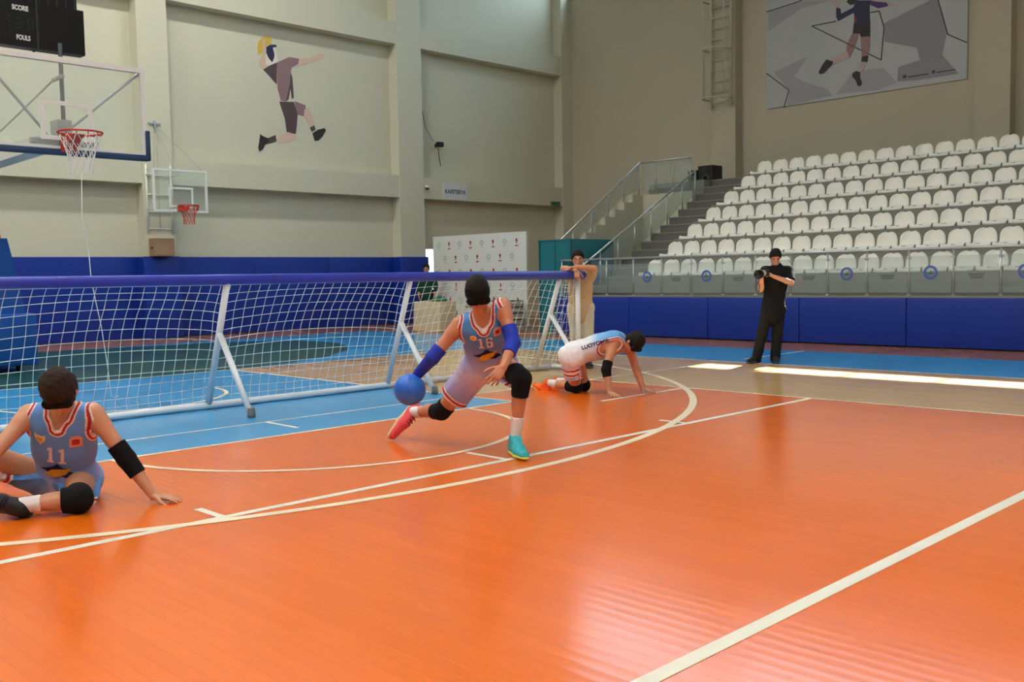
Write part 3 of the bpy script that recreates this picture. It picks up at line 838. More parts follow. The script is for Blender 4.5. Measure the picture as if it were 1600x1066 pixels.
# ------------------------------------------------------------------ glass balustrade along the front
bl = empty('balustrade', (16.5, 9.0, 0.885))
tag(bl, 'steel and glass balustrade with round blue emblems along the stand front', 'balustrade')
PY = [15.1, 14.45] + [13.78 - 0.742 * i for i in range(17)]
tube('top_rail', [(0, 15.12 - 9, 0.785), (0, PY[-1] - 9.02, 0.785)], 0.026, M_chrome, bl, 12)
for i, y in enumerate(PY):
    zb = 0.0
    tube('post', [(0, y - 9, zb), (0, y - 9, 0.785)], 0.017, M_chrome, bl, 8)
    bm = bmesh.new(); b_lathe(bm, [(0.034, 0.0), (0.034, 0.012), (0.02, 0.02)], 12, 'Z', (0, y - 9, zb)); obj_bm('post_foot', bm, M_chrome, bl, True)
    bm = bmesh.new(); b_box(bm, (-0.022, y - 9.03, 0.62), (0.022, y - 8.97, 0.65)); obj_bm('glass_clamp', bm, M_chrome, bl)
def disc(name, c, r0, r1, m, parent, t=0.003, n=28):
    bm = bmesh.new()
    for a, b in ((-t, 0.0),):
        ring0 = [[bm.verts.new((c[0] + x, c[1] + r * math.cos(2 * math.pi * k / n), c[2] + r * math.sin(2 * math.pi * k / n))) for k in range(n)] for r in (r0, r1) for x in (a, b)]
        i0, i1, o0, o1 = ring0
        for k in range(n):
            q = (k + 1) % n
            bm.faces.new((i0[k], i0[q], o0[q], o0[k])); bm.faces.new((i1[k], o1[k], o1[q], i1[q])); bm.faces.new((o0[k], o0[q], o1[q], o1[k])); bm.faces.new((i0[k], i1[k], i1[q], i0[q]))
    bmesh.ops.recalc_face_normals(bm, faces=bm.faces[:])
    return obj_bm(name, bm, m, parent)
for i in range(len(PY) - 1):
    ya, yb = PY[i + 1] + 0.03, PY[i] - 0.03
    g = box('glass_panel', (-0.005, ya - 9, 0.05), (0.005, yb - 9, 0.665), M_glasspanel, bl)
    yc = (ya + yb) / 2 - 9
    if i >= 3 and (i - 3) % 2 == 0 or i == 1:
        disc('emblem', (-0.006, yc, 0.385), 0.082, 0.118, M_emblem, g)
        disc('emblem', (-0.006, yc, 0.385), 0.066, 0.072, M_emblem, g)
        prism('emblem', [(-0.035, -0.03), (0.035, -0.03), (0.05, 0.0), (0.02, -0.005), (0.0, 0.04), (-0.02, -0.005), (-0.05, 0.0)], lambda u, v, yc=yc: (-0.009, yc + u, 0.385 + v), (0.003, 0, 0), M_emblemgr, g)
    elif i >= 3:
        for q, wd in enumerate((0.13, 0.11, 0.1)):
            box('printed_line', (-0.008, yc - wd, 0.345 - q * 0.03), (-0.0055, yc + wd, 0.357 - q * 0.03), M_ink, g)

# ------------------------------------------------------------------ stairwell beside the stand
sw = empty('stairwell_parapet', (21.0, 15.6, 0))
tag(sw, 'cream stepped stairwell parapet with landing beside the stand', 'parapet')
def T(x, y, z): return (x - 21.0, y - 15.6, z)
steps = [(17.3, 0.0), (17.3, 1.35)]
nst = 10
for i in range(nst):
    xa = 17.3 + (21.2 - 17.3) * i / nst; xb = 17.3 + (21.2 - 17.3) * (i + 1) / nst
    z = 1.35 + (3.46 - 1.35) * (i + 1) / nst
    if i: steps.append((xa, z - 2.11 / nst))
    steps.append((xa, z)); steps.append((xb, z))
steps = [p for j, p in enumerate(steps) if j == 0 or p != steps[j - 1]]
steps.append((21.2, 0.0))
prism('stepped_parapet', steps, lambda u, v: T(u, 16.42, v), (0, 0.2, 0), M_cream, sw)
box('landing', T(21.2, 14.8, 0), T(21.75, 16.62, 3.46), M_cream, sw)
box('landing', T(21.75, 14.8, 0), T(XW - 0.36, 16.62, 3.78), M_conc, sw)
def stair_rail(name, label, y, pts, posts, ref):
    r = empty(name, ref)
    tag(r, label, 'railing')
    P = lambda x, z, yy=y: (x - ref[0], yy - ref[1], z - ref[2])
    tube('handrail', [P(*p) for p in pts], 0.026, M_chrome, r, 10)
    for (x, zb, zt) in posts:
        tube('post', [P(x, zb), P(x, zt)], 0.019, M_chrome, r, 8)
    for a, b in zip(posts, posts[1:]):
        bm = bmesh.new()
        b_prism(bm, [(a[0] + 0.04, a[1] + 0.14), (b[0] - 0.04, b[1] + 0.14), (b[0] - 0.04, b[2] - 0.09), (a[0] + 0.04, a[2] - 0.09)], lambda u, v: P(u, v, y - 0.004), (0, 0.008, 0))
        bmesh.ops.recalc_face_normals(bm, faces=bm.faces[:]); obj_bm('glass_panel', bm, M_glasspanel, r)
    return r, P
sl = 0.545
lowposts = []
for x in (16.75, 17.4, 18.05, 18.7, 19.35, 20.0, 20.65, 21.22):
    n_ = max(-1, min(13, int((x - (RX0 - 0.02)) // 0.3815)))
    zb = 0.87 + 0.208 * (n_ + 1) if x > RX0 else 0.885
    lowposts.append((x, zb, 1.58 + sl * (x - 16.85)))
stair_rail('stair_railing', 'steel and glass railing sloping up the aisle steps beside the stand', 14.72, [(16.7, 1.5), (21.24, 3.975)], lowposts, (18.9, 14.72, 0.885))
up = []
for i, x in enumerate((17.7, 18.45, 19.2, 19.85, 20.5, 21.15)):
    j = min(nst - 1, int((x - 17.3) / 0.39))
    zb = 1.35 + 0.211 * (j + 1)
    up.append((x, zb, 2.02 + 0.668 * (x - 17.7)))
rr, P = stair_rail('stair_railing', 'steel and glass railing on the cream stepped parapet against the end wall', 16.5, [(17.4, 1.82), (21.2, 4.33), (21.26, 4.34)], up, (18.9, 16.5, 1.35))
tube('handrail', [P(21.24, 4.335, 16.5), P(21.24, 4.335, 14.86)], 0.026, M_chrome, rr, 10)
for y in (16.0, 15.45, 14.88):
    tube('post', [P(21.24, 3.46, y), P(21.24, 4.335, y)], 0.019, M_chrome, rr, 8)
for ya, yb in ((16.46, 16.04), (15.96, 15.49), (15.41, 14.92)):
    box('glass_panel', P(21.236, 3.6, yb), P(21.244, 4.24, ya), M_glasspanel, rr)

spk = empty('loudspeaker', (23.6, 16.0, 3.785))
tag(spk, 'black loudspeaker box standing at the top of the aisle steps', 'loudspeaker')
box('cabinet', (-0.25, -0.38, 0.0), (0.25, 0.1, 0.56), M_black, spk, 0.015)
box('cabinet', (-0.28, 0.11, 0.0), (0.2, 0.42, 0.46), M_black, spk, 0.015)
for y, z, r in ((-0.14, 0.2, 0.15), (-0.14, 0.44, 0.07), (0.265, 0.2, 0.11)):
    bm = bmesh.new(); b_lathe(bm, [(r, 0.0), (r, -0.012), (r * 0.8, -0.015), (r * 0.3, 0.0)], 18, 'X', (-0.25 if y < 0 else -0.28, y, z)); obj_bm('speaker_cone', bm, M_clocktrim, spk, True)

# ------------------------------------------------------------------ teal booth, photo backdrop, mats, table
tb = empty('teal_booth', (17.34, 15.3, 0))
tag(tb, 'teal metal enclosure over the stairwell entrance between backdrop and stand', 'booth')
M_teal = mat('teal_sheet_metal', srgb(22, 112, 122), 0.45, 0.08, 1.5)
M_teald = mat('dark_teal_edge', srgb(14, 84, 94), 0.45, 0.08)
for lo, hi in (((-0.76, -0.4, 0), (-0.74, 0.08, 2.13)), ((-0.76, 0.09, 0), (-0.74, 0.57, 2.13)), ((-0.73, -0.42, 0), (0.75, -0.39, 2.13)), ((-0.73, 0.57, 0), (0.75, 0.6, 2.13))):
    box('panel', lo, hi, M_teal, tb)
box('roof_sheet', (-0.78, -0.42, 2.13), (0.77, 0.62, 2.16), M_teal, tb)
for x, y in ((-0.74, 0.085), (-0.75, -0.405), (-0.75, 0.575)):
    box('corner_strip', (x - 0.025, y - 0.02, 0), (x + 0.01, y + 0.02, 2.13), M_teald, tb)

bd = empty('photo_backdrop', (16.95, 18.4, 0))
tag(bd, 'white printed photo backdrop with rows of small red and grey emblems', 'backdrop')
M_bd = mat('white_backdrop_fabric', srgb(214, 216, 208), 0.6, 0.03, 3)
M_bdred = mat('red_emblem_print', srgb(150, 52, 62), 0.6)
M_bdteal = mat('grey_green_emblem_print', srgb(160, 188, 176), 0.6)
box('fabric_panel', (-0.03, -1.75, 0.12), (0.03, 1.75, 2.42), M_bd, bd)
for y in (-1.7, 0, 1.7):
    box('frame_foot', (-0.25, y - 0.03, 0.0), (0.25, y + 0.03, 0.04), M_steel, bd)
    tube('frame_post', [(0.05, y, 0.02), (0.05, y, 2.4)], 0.018, M_steel, bd, 8)
for r in range(6):
    z = 2.2 - r * 0.36
    for c in range(5):
        y = 1.52 - c * 0.84 - (0.25 if r % 2 else 0)
        if y > -1.6:
            disc('printed_emblem', (-0.031, y, z), 0.035, 0.07, M_bdteal, bd, 0.002, 14)
            box('printed_line', (-0.033, y - 0.06, z - 0.12), (-0.0305, y + 0.06, z - 0.1), M_bdteal, bd)
        y -= 0.42
        if y > -1.6:
            prism('printed_emblem', [(-0.015, -0.055), (0.02, -0.055), (0.015, -0.02), (0.04, 0.015), (0.028, 0.05), (0.0, 0.065), (-0.03, 0.045), (-0.04, 0.0), (-0.012, -0.02)], lambda u, v, y=y, z=z: (-0.033, y + u, z + v), (0.0022, 0, 0), M_bdred, bd)
            box('printed_line', (-0.033, y - 0.05, z - 0.13), (-0.0305, y + 0.05, z - 0.1), M_bdred, bd)

M_mat = mat('grey_white_mat_cover', srgb(196, 196, 186), 0.6, 0.06, 3)
for i in range(5):
    o = box('gym_mat', (-0.3, -0.75 + 0.02 * (i % 2), 0), (0.3, 0.7 + 0.02 * ((i * 7) % 3), 0.135), M_mat, None, 0.025, True)
    o.location = (16.45, 17.35, 0.0 + 0.15 * i)
    tag(o, 'grey-white folded mat, %s of the stack below the photo backdrop' % ['lowest', 'second from the bottom', 'middle one', 'second from the top', 'topmost'][i], 'mat', 'stacked mats below the backdrop')
    box('mat_piping', (-0.302, -0.74, 0.135), (0.302, 0.7, 0.149), M_black, o)

ct = empty('covered_table', (15.75, 18.75, 0))
tag(ct, 'low table draped with a cream cloth in front of the backdrop', 'table')
M_cloth = mat('cream_table_cloth', srgb(206, 190, 152), 0.75, 0.06, 3)
bm = bmesh.new()
n = 60
def rr_pt(t):
    c, s = math.cos(t), math.sin(t)
    p = 0.25
    return (0.3 * math.copysign(abs(c) ** p, c), 0.5 * math.copysign(abs(s) ** p, s))
prev = None
for z, k in ((0.74, 1.0), (0.72, 1.03), (0.4, 1.05), (0.01, 1.08)):
    ring_ = []
    for i in range(n):
        x, y = rr_pt(2 * math.pi * i / n)
        w = 1 + (0.025 * math.sin(i * 1.3) * (0.74 - z))
        ring_.append(bm.verts.new((x * k * w, y * k * w, z)))
    if prev:
        for i in range(n): bm.faces.new((prev[i], ring_[i], ring_[(i + 1) % n], prev[(i + 1) % n]))
    else:
        bm.faces.new(ring_)
    prev = ring_
bmesh.ops.recalc_face_normals(bm, faces=bm.faces[:])
obj_bm('table_cloth', bm, M_cloth, ct, True)
box('table_top', (-0.28, -0.47, 0.69), (0.28, 0.47, 0.725), M_brownbox, ct)
for x in (-0.25, 0.25):
    for y in (-0.42, 0.42):
        tube('leg', [(x, y, 0), (x, y, 0.69)], 0.018, M_steel, ct, 6)
M_greenfab = mat('green_fabric', srgb(36, 110, 72), 0.8, 0.1, 6)
bm = bmesh.new(); bmesh.ops.create_icosphere(bm, subdivisions=3, radius=1.0)
for v in bm.verts:
    q = v.co.copy(); k = 1 + 0.15 * math.sin(5 * q.x + 3 * q.y) * math.cos(4 * q.y)
    v.co = Vector((q.x * 0.16 * k, q.y * 0.24 * k, max(0.0, q.z) * 0.13 * k))
o = obj_bm('folded_jacket', bm, M_greenfab, None, True); o.location = (15.75, 18.55, 0.745)
tag(o, 'rumpled green jacket lying on the cream covered table', 'jacket')

# ================================================================== goal and ball
M_goalpad = mat('violet_blue_crossbar_sleeve', srgb(48, 62, 172), 0.4, 0.08, 3)
M_goaltube = mat('white_goal_tube', srgb(226, 232, 234), 0.35, 0.05, 4)
M_goalnet = mat('white_goal_net_cord', srgb(226, 232, 236), 0.7, 0.04)
gl = empty('goalball_goal', (5.2, 9.0, 0))
tag(gl, 'long low goalball goal with blue padded crossbar and white net', 'goal')
def G(x, y, z): return (x - 5.2, y - 9.0, z)
GX0, GX1 = 0.1, 10.28
cb = tube('crossbar_sleeve', [G(GX0, 9.0, 1.35), G(2.6, 9.0, 1.36), G(5.2, 9.0, 1.355), G(7.6, 9.0, 1.35), G(GX1 - 0.02, 9.0, 1.335), G(GX1, 9.0, 1.335)], [0.052, 0.052, 0.053, 0.056, 0.062, 0.05], M_goalpad, gl, 16)
for x in (1.0, 3.2, 5.4, 7.6):
    tube('sleeve_seam', [G(x, 9.0 + 0.0565 * math.cos(t), 1.355 + 0.0565 * math.sin(t)) for t in [2 * math.pi * k / 16 for k in range(16)]], 0.004, M_goalpad, gl, 5, True)
tube('ground_bar', [G(GX0, 9.5, 0.04), G(GX1 - 0.2, 9.5, 0.04)], 0.038, M_goaltube, gl, 12)
FX = [0.2, 2.5, 4.85, 7.2, 9.8]
for x in FX:
    tube('main_leg', [G(x, 9.0, 1.33), G(x, 9.5, 0.045)], 0.034, M_goaltube, gl, 10)
    tube('front_strut', [G(x, 9.2, 0.815), G(x - 0.02, 8.58, 0.02)], 0.032, M_goaltube, gl, 10)
    bm = bmesh.new(); b_lathe(bm, [(0.04, 0.0), (0.04, 0.03), (0.034, 0.09)], 12, 'Z', G(x - 0.02, 8.58, 0)); obj_bm('rubber_foot', bm, mat('grey_rubber', srgb(110, 112, 110), 0.7), gl, True)
for x in (GX0 + 0.1, GX1 - 0.13):
    tube('end_post', [G(x, 9.0, 0.0), G(x, 9.0, 1.33)], 0.036, M_goaltube, gl, 10)
    tube('side_bar', [G(x, 9.0, 0.04), G(x, 9.5, 0.04)], 0.03, M_goaltube, gl, 10)
MID = [(9.0, 1.305), (9.1, 1.235), (9.23, 1.1), (9.33, 0.93), (9.4, 0.72), (9.46, 0.48), (9.54, 0.22), (9.53, 0.05)]
def netpt(x, v):
    a = max([f for f in FX if f <= x + 1e-6] or [FX[0]]); b = min([f for f in FX if f > x + 1e-6] or [GX1])
    w = math.sin(math.pi * (x - a) / max(0.1, b - a)) ** 0.6 if b > a else 0
    if x > FX[-1]: w = 0
    t = v * (len(MID) - 1); i = min(int(t), len(MID) - 2); f = t - i
    my = MID[i][0] * (1 - f) + MID[i + 1][0] * f; mz = MID[i][1] * (1 - f) + MID[i + 1][1] * f
    sy = 9.04 + 0.5 * v; sz = 1.30 - 1.25 * v
    h = 0.008 * math.sin(x * 5.3 + v * 6) + 0.004 * math.sin(x * 13.1 - v * 4)
    return G(x, sy * (1 - w) + my * w + h, max(0.02, sz * (1 - w) + (mz - 0.09 * math.sin(math.pi * v)) * w))
bm = bmesh.new()
NR = 13
cols = [GX0 + 0.1 + i * 0.112 for i in range(90)]
for x in cols:
    b_tube(bm, [netpt(x + 0.008 * math.sin(j * 0.6 + x * 3), j / 21) for j in range(22)], 0.0036, 3, cap=False)
for j in range(NR + 1):
    v = j / NR
    b_tube(bm, [netpt(GX0 + 0.1 + i * 0.056, v) for i in range(178)], 0.0036, 3, cap=False)
sx = GX1 - 0.13
for j in range(1, 11):
    z = 1.3 * j / 11
    b_tube(bm, [G(sx, 9.0, z), G(sx - 0.1, 9.0 + 0.25 * (1 - j / 11) + 0.05, z - 0.03), G(FX[-1] + 0.1, 9.03 + 0.5 * (1 - j / 11), z)], 0.0036, 3, cap=False)
for k in range(1, 5):
    f = k / 5
    b_tube(bm, [G(sx - 0.28 * f, 9.0 + 0.1 * f, 1.3 - 0.05 * f), G(sx - 0.28 * f, 9.0 + 0.3 * f, 0.6), G(sx - 0.28 * f, 9.0 + 0.5 * f, 0.04)], 0.0036, 3, cap=False)
net = obj_bm('net', bm, M_goalnet, gl)

gb = empty('goalball', (4.635, 5.835, 0.487))
tag(gb, 'blue rubber goalball in mid-swing at the hand of the lunging player', 'ball')
bm = bmesh.new(); bmesh.ops.create_uvsphere(bm, u_segments=40, v_segments=24, radius=0.122)
obj_bm('ball_shell', bm, mat('blue_rubber_ball', srgb(30, 102, 208), 0.42, 0.06, 14, 0.15, bump_scale=90), gb, True)
for d in ((-0.5, -0.6, 0.62), (-0.35, -0.55, 0.75), (0.1, -0.75, 0.65), (-0.7, -0.7, 0.1), (0.7, 0.3, -0.6), (0.1, 0.9, 0.3), (-0.8, 0.5, -0.2)):
    q = Vector(d).normalized()
    bm = bmesh.new(); bmesh.ops.create_uvsphere(bm, u_segments=10, v_segments=6, radius=0.005)
    obj_bm('bell_hole', bm, M_black, gb, True, q * 0.1195)
# ================================================================== people: smooth implicit bodies turned into continuous meshes
def npv(p): return np.array(p, dtype=np.float64)
def unit(v):
    v = npv(v); return v / max(1e-9, np.linalg.norm(v))

class Vol:
    """signed distance grid; primitives are blended in with a smooth union"""
    def __init__(s, lo, hi, h):
        s.lo = npv(lo); s.h = h
        s.n = np.ceil((npv(hi) - s.lo) / h).astype(int) + 1
        s.f = np.full(s.n, 0.07, np.float32)
    def _win(s, lo, hi):
        a = np.clip(np.floor((lo - s.lo) / s.h).astype(int), 0, s.n - 1)
        b = np.clip(np.ceil((hi - s.lo) / s.h).astype(int) + 1, 0, s.n)
        if np.any(b <= a): return None
        ax = [(s.lo[i] + s.h * np.arange(a[i], b[i])).astype(np.float32) for i in range(3)]
        return tuple(slice(a[i], b[i]) for i in range(3)), ax[0][:, None, None], ax[1][None, :, None], ax[2][None, None, :]
    def _mix(s, sl, d, k):
        f = s.f[sl]
        if k > 0:
            h = np.maximum(k - np.abs(f - d), 0) / k
            s.f[sl] = np.minimum(f, d) - h * h * k * 0.25
        else:
            s.f[sl] = np.minimum(f, d)
    def cone(s, a, b, ra, rb, k=0.02, flat=None, q=1.0):
        a, b = npv(a), npv(b); m = max(ra, rb) + k + 2 * s.h
        w = s._win(np.minimum(a, b) - m, np.maximum(a, b) + m)
        if w is None: return
        s._mix(w[0], cone_d(w[1], w[2], w[3], a, b, ra, rb, flat, q), k)
    def ell(s, c, axes, r, k=0.02):
        c = npv(c); m = max(r) + k + 2 * s.h
        w = s._win(c - m, c + m)
        if w is None: return
        s._mix(w[0], ell_d(w[1], w[2], w[3], c, axes, r), k)
    def cut(s, fun, lo, hi, k=0.0):
        """remove where fun(x, y, z) < 0"""
        w = s._win(npv(lo), npv(hi))
        if w is None: return
        s.f[w[0]] = np.maximum(s.f[w[0]], -fun(w[1], w[2], w[3]))
    def keep(s, fun):
        w = s._win(s.lo, s.lo + s.h * s.n)
        s.f = np.maximum(s.f, fun(w[1], w[2], w[3])).astype(np.float32)
    def noise(s, amp, freq):
        w = s._win(s.lo, s.lo + s.h * s.n)
        x, y, z = w[1] * freq, w[2] * freq, w[3] * freq
        s.f += amp * (np.sin(x + 1.7 * np.sin(y * 0.8)) * np.sin(1.1 * y + 1.3 * np.sin(z * 0.9)) * np.cos(0.9 * z + np.sin(x * 0.7))).astype(np.float32)
    def mesh(s, smooth=1):
        f = s.f; ins = f < 0
        S = np.zeros(np.array(f.shape) - 1, np.int8)
        for i in (0, 1):
            for j in (0, 1):
                for k in (0, 1):
                    S += ins[i:f.shape[0] - 1 + i, j:f.shape[1] - 1 + j, k:f.shape[2] - 1 + k]
        act = (S > 0) & (S < 8)
        idx = np.argwhere(act)
        vid = np.full(S.shape, -1, np.int32); vid[act] = np.arange(len(idx))
        acc = np.zeros((len(idx), 3)); cnt = np.zeros(len(idx))
        for ax in range(3):
            o = [a for a in range(3) if a != ax]
            for p in (0, 1):
                for r in (0, 1):
                    a = np.zeros(3, int); a[o[0]] = p; a[o[1]] = r
                    b = a.copy(); b[ax] = 1
                    ia, ib = idx + a, idx + b
                    fa = f[ia[:, 0], ia[:, 1], ia[:, 2]]; fb = f[ib[:, 0], ib[:, 1], ib[:, 2]]
                    m = (fa < 0) != (fb < 0)
                    t = np.where(m, fa / np.where(m, fa - fb, 1), 0)
                    pt = a[None, :] + 0.0 * acc
                    pt[:, ax] = t
                    acc[m] += pt[m]; cnt[m] += 1
        V = s.lo + s.h * (idx + acc / cnt[:, None])
        Q = []
        for ax in range(3):
            o = [(ax + 1) % 3, (ax + 2) % 3]
            sa = [slice(None)] * 3; sb = [slice(None)] * 3
            sa[ax] = slice(0, -1); sb[ax] = slice(1, None)
            e = ins[tuple(sa)] != ins[tuple(sb)]
            I = np.argwhere(e)
            I = I[(I[:, o[0]] > 0) & (I[:, o[1]] > 0) & (I[:, o[0]] < f.shape[o[0]] - 1) & (I[:, o[1]] < f.shape[o[1]] - 1)]
            d0 = np.zeros(3, int); d0[o[0]] = 1
            d1 = np.zeros(3, int); d1[o[1]] = 1
            c = [I, I - d0, I - d0 - d1, I - d1]
            q = np.stack([vid[x[:, 0], x[:, 1], x[:, 2]] for x in c], 1)
            flip = ~ins[I[:, 0], I[:, 1], I[:, 2]]
            q[flip] = q[flip][:, ::-1]
            Q.append(q)
        Q = np.concatenate(Q)
        for _ in range(smooth):
            A = np.zeros_like(V); n = np.zeros(len(V))
            for i in range(4):
                a, b = Q[:, i], Q[:, (i + 1) % 4]
                np.add.at(A, a, V[b]); np.add.at(n, a, 1)
                np.add.at(A, b, V[a]); np.add.at(n, b, 1)
            V = 0.5 * V + 0.5 * A / np.maximum(n, 1)[:, None]
        return V, Q

def cone_d(X, Y, Z, a, b, ra, rb, flat=None, q=1.0):
    ab = b - a; L2 = max(1e-9, ab @ ab)
    dx, dy, dz = X - a[0], Y - a[1], Z - a[2]
    t = np.clip((dx * ab[0] + dy * ab[1] + dz * ab[2]) / L2, 0, 1)
    vx, vy, vz = dx - t * ab[0], dy - t * ab[1], dz - t * ab[2]
    d2 = vx * vx + vy * vy + vz * vz
    if flat is not None:
        c = vx * flat[0] + vy * flat[1] + vz * flat[2]
        d2 = d2 + c * c * (1 / q ** 2 - 1)
    return (np.sqrt(d2) - (ra + (rb - ra) * t)).astype(np.float32)

def ell_d(X, Y, Z, c, axes, r):
    dx, dy, dz = X - c[0], Y - c[1], Z - c[2]
    k0 = 0; k1 = 0
    for A, rr in zip(axes, r):
        p = dx * A[0] + dy * A[1] + dz * A[2]
        k0 = k0 + (p / rr) ** 2; k1 = k1 + (p / rr ** 2) ** 2
    k0 = np.sqrt(k0); k1 = np.sqrt(np.maximum(k1, 1e-12))
    return (k0 * (k0 - 1) / k1).astype(np.float32)

def mesh_obj(name, V, Q, mats, parent, base, mi=None, tval=None):
    me = bpy.data.meshes.new(name)
    me.vertices.add(len(V)); me.vertices.foreach_set('co', (V - base).astype(np.float32).ravel())
    me.loops.add(len(Q) * 4); me.loops.foreach_set('vertex_index', Q.astype(np.int32).ravel())
    me.polygons.add(len(Q))
    me.polygons.foreach_set('loop_start', np.arange(0, len(Q) * 4, 4, dtype=np.int32))
    me.polygons.foreach_set('loop_total', np.full(len(Q), 4, np.int32))
    for m in mats: me.materials.append(m)
    if mi is not None: me.polygons.foreach_set('material_index', mi.astype(np.int32))
    me.update(calc_edges=True); me.validate()
    if tval is not None:
        at = me.attributes.new('fade', 'FLOAT', 'POINT'); at.data.foreach_set('value', tval.astype(np.float32))
    me.shade_smooth()
    return link(bpy.data.objects.new(name, me), parent)

def fade_mat(name, stops, rough=0.75):
    """jersey cloth dyed from one colour into another along the garment"""
    m = bpy.data.materials.new(name); m.use_nodes = True; nt = m.node_tree
    b = nt.nodes['Principled BSDF']; b.inputs['Roughness'].default_value = rough; b.inputs['Sheen Weight'].default_value = 0.15
    a = nt.nodes.new('ShaderNodeAttribute'); a.attribute_name = 'fade'
    cr_ = nt.nodes.new('ShaderNodeValToRGB')
    el = cr_.color_ramp.elements
    while len(el) < len(stops): el.new(0.5)
    for e, (p, c) in zip(el, stops): e.position = p; e.color = c
    nt.links.new(a.outputs['Fac'], cr_.inputs[0]); nt.links.new(cr_.outputs[0], b.inputs['Base Color'])
    no = nt.nodes.new('ShaderNodeTexNoise'); no.inputs['Scale'].default_value = 18; no.inputs['Detail'].default_value = 3
    bp = nt.nodes.new('ShaderNodeBump'); bp.inputs['Strength'].default_value = 0.25; bp.inputs['Distance'].default_value = 0.015
    nt.links.new(no.outputs['Fac'], bp.inputs['Height']); nt.links.new(bp.outputs['Normal'], b.inputs['Normal'])
    return m

def cloth_mat(name, col, rough=0.8): return mat(name, col, rough, 0.1, 12, 0.3, spec=0.2, bump_scale=22)

def add_hand(v, w, tip, pn, left, s=1.0, curl=0.25, spread=0.25):
    d = unit(npv(tip) - npv(w)); n = npv(pn) - d * (npv(pn) @ d); n = unit(n)
    t = np.cross(d, n) * (-1 if left else 1)
    w = npv(w)
    v.cone(w, w + d * 0.075 * s, 0.026 * s, 0.038 * s, 0.012, n, 0.42)
    for i, (o, kl, fl) in enumerate(((0.029, 0.088, 0.072), (0.0098, 0.092, 0.08), (-0.0098, 0.088, 0.074), (-0.028, 0.08, 0.058))):
        K = w + d * kl * s + t * o * s
        v.cone(w + t * o * 0.6 * s + d * 0.01, K, 0.012 * s, 0.0115 * s, 0.008)
        a = (1.5 - i) / 1.5 * spread
        fd = unit(d * math.cos(a) + t * math.sin(a)); p = K
        ang = curl * (0.8 + 0.15 * i)
        for f_, r0, r1 in ((0.45, 0.0098, 0.009), (0.3, 0.009, 0.0083), (0.25, 0.0083, 0.0072)):
            u = unit(fd * math.cos(ang) + n * math.sin(ang)); e = p + u * fl * f_ * s
            v.cone(p, e, r0 * s, r1 * s, 0.003); p = e; ang += curl
    p = w + t * 0.02 * s + d * 0.018 * s
    for u, l, r0, r1 in ((t * 0.75 + d * 0.65 + n * 0.25, 0.05, 0.0145, 0.0118), (d * 0.8 + t * 0.5 + n * 0.25, 0.034, 0.0112, 0.0102), (d * 0.9 + t * 0.3 + n * 0.3, 0.028, 0.0102, 0.008)):
        e = p + unit(u) * l * s; v.cone(p, e, r0 * s, r1 * s, 0.006); p = e

def frames(J):
    U = unit(J['neck'] - J['pelvis']); L = unit(J['sh_l'] - J['sh_r']); L = unit(L - U * (L @ U))
    Fc = np.cross(L, U)
    Lh = unit(J['hip_l'] - J['hip_r']); Lh = unit(Lh - U * (Lh @ U) * 0.5)
    Fh = unit(np.cross(Lh, U))
    HF = unit(J['face']); HU = npv(J['crown']); HU = unit(HU - HF * (HU @ HF)); HL = np.cross(HU, HF)
    return U, L, Fc, Lh, Fh, HF, HU, HL

def torso(v, J, s, off=0.0, top=True, k=0.04, fat=1.0):
    U, L, Fc, Lh, Fh, *_ = frames(J)
    n = J['neck']; p = J['pelvis']
    tl = np.linalg.norm(n - p)
    c1 = n - U * 0.13 * s; c2 = n - U * 0.27 * s; c3 = p + U * 0.08 * s
    v.cone(c1 - L * 0.055 * s, c1 + L * 0.055 * s, 0.108 * s + off, 0.108 * s + off, k, Fc, 0.86)
    v.cone(c1, c2, 0.148 * s * fat + off, 0.146 * s * fat + off, k, Fc, 0.72)
    v.cone(c2, c3, 0.142 * s * fat + off, 0.132 * s * fat + off, k, unit(Fc + Fh), 0.76)
    if top:
        for sh in ('sh_l', 'sh_r'):
            v.cone(n - U * 0.035 * s, J[sh] - U * 0.005, 0.05 * s + off, 0.056 * s + off, k * 0.8)
            v.cone(n - U * 0.1 * s, J[sh] - U * 0.05 * s, 0.07 * s + off, 0.055 * s + off, k * 0.8)

def hips(v, J, s, off=0.0, k=0.04):
    U, L, Fc, Lh, Fh, *_ = frames(J)
    v.cone(J['hip_r'] + U * 0.02, J['hip_l'] + U * 0.02, 0.105 * s + off, 0.105 * s + off, k, Fh, 0.95)
    v.cone(J['pelvis'] + U * 0.09 * s, J['pelvis'], 0.13 * s + off, 0.135 * s + off, k, Fh, 0.8)
    for h in ('hip_l', 'hip_r'):
        v.cone(J[h] - Fh * 0.045 * s, J[h] - Fh * 0.05 * s - U * 0.03 * s, 0.085 * s + off, 0.08 * s + off, k)

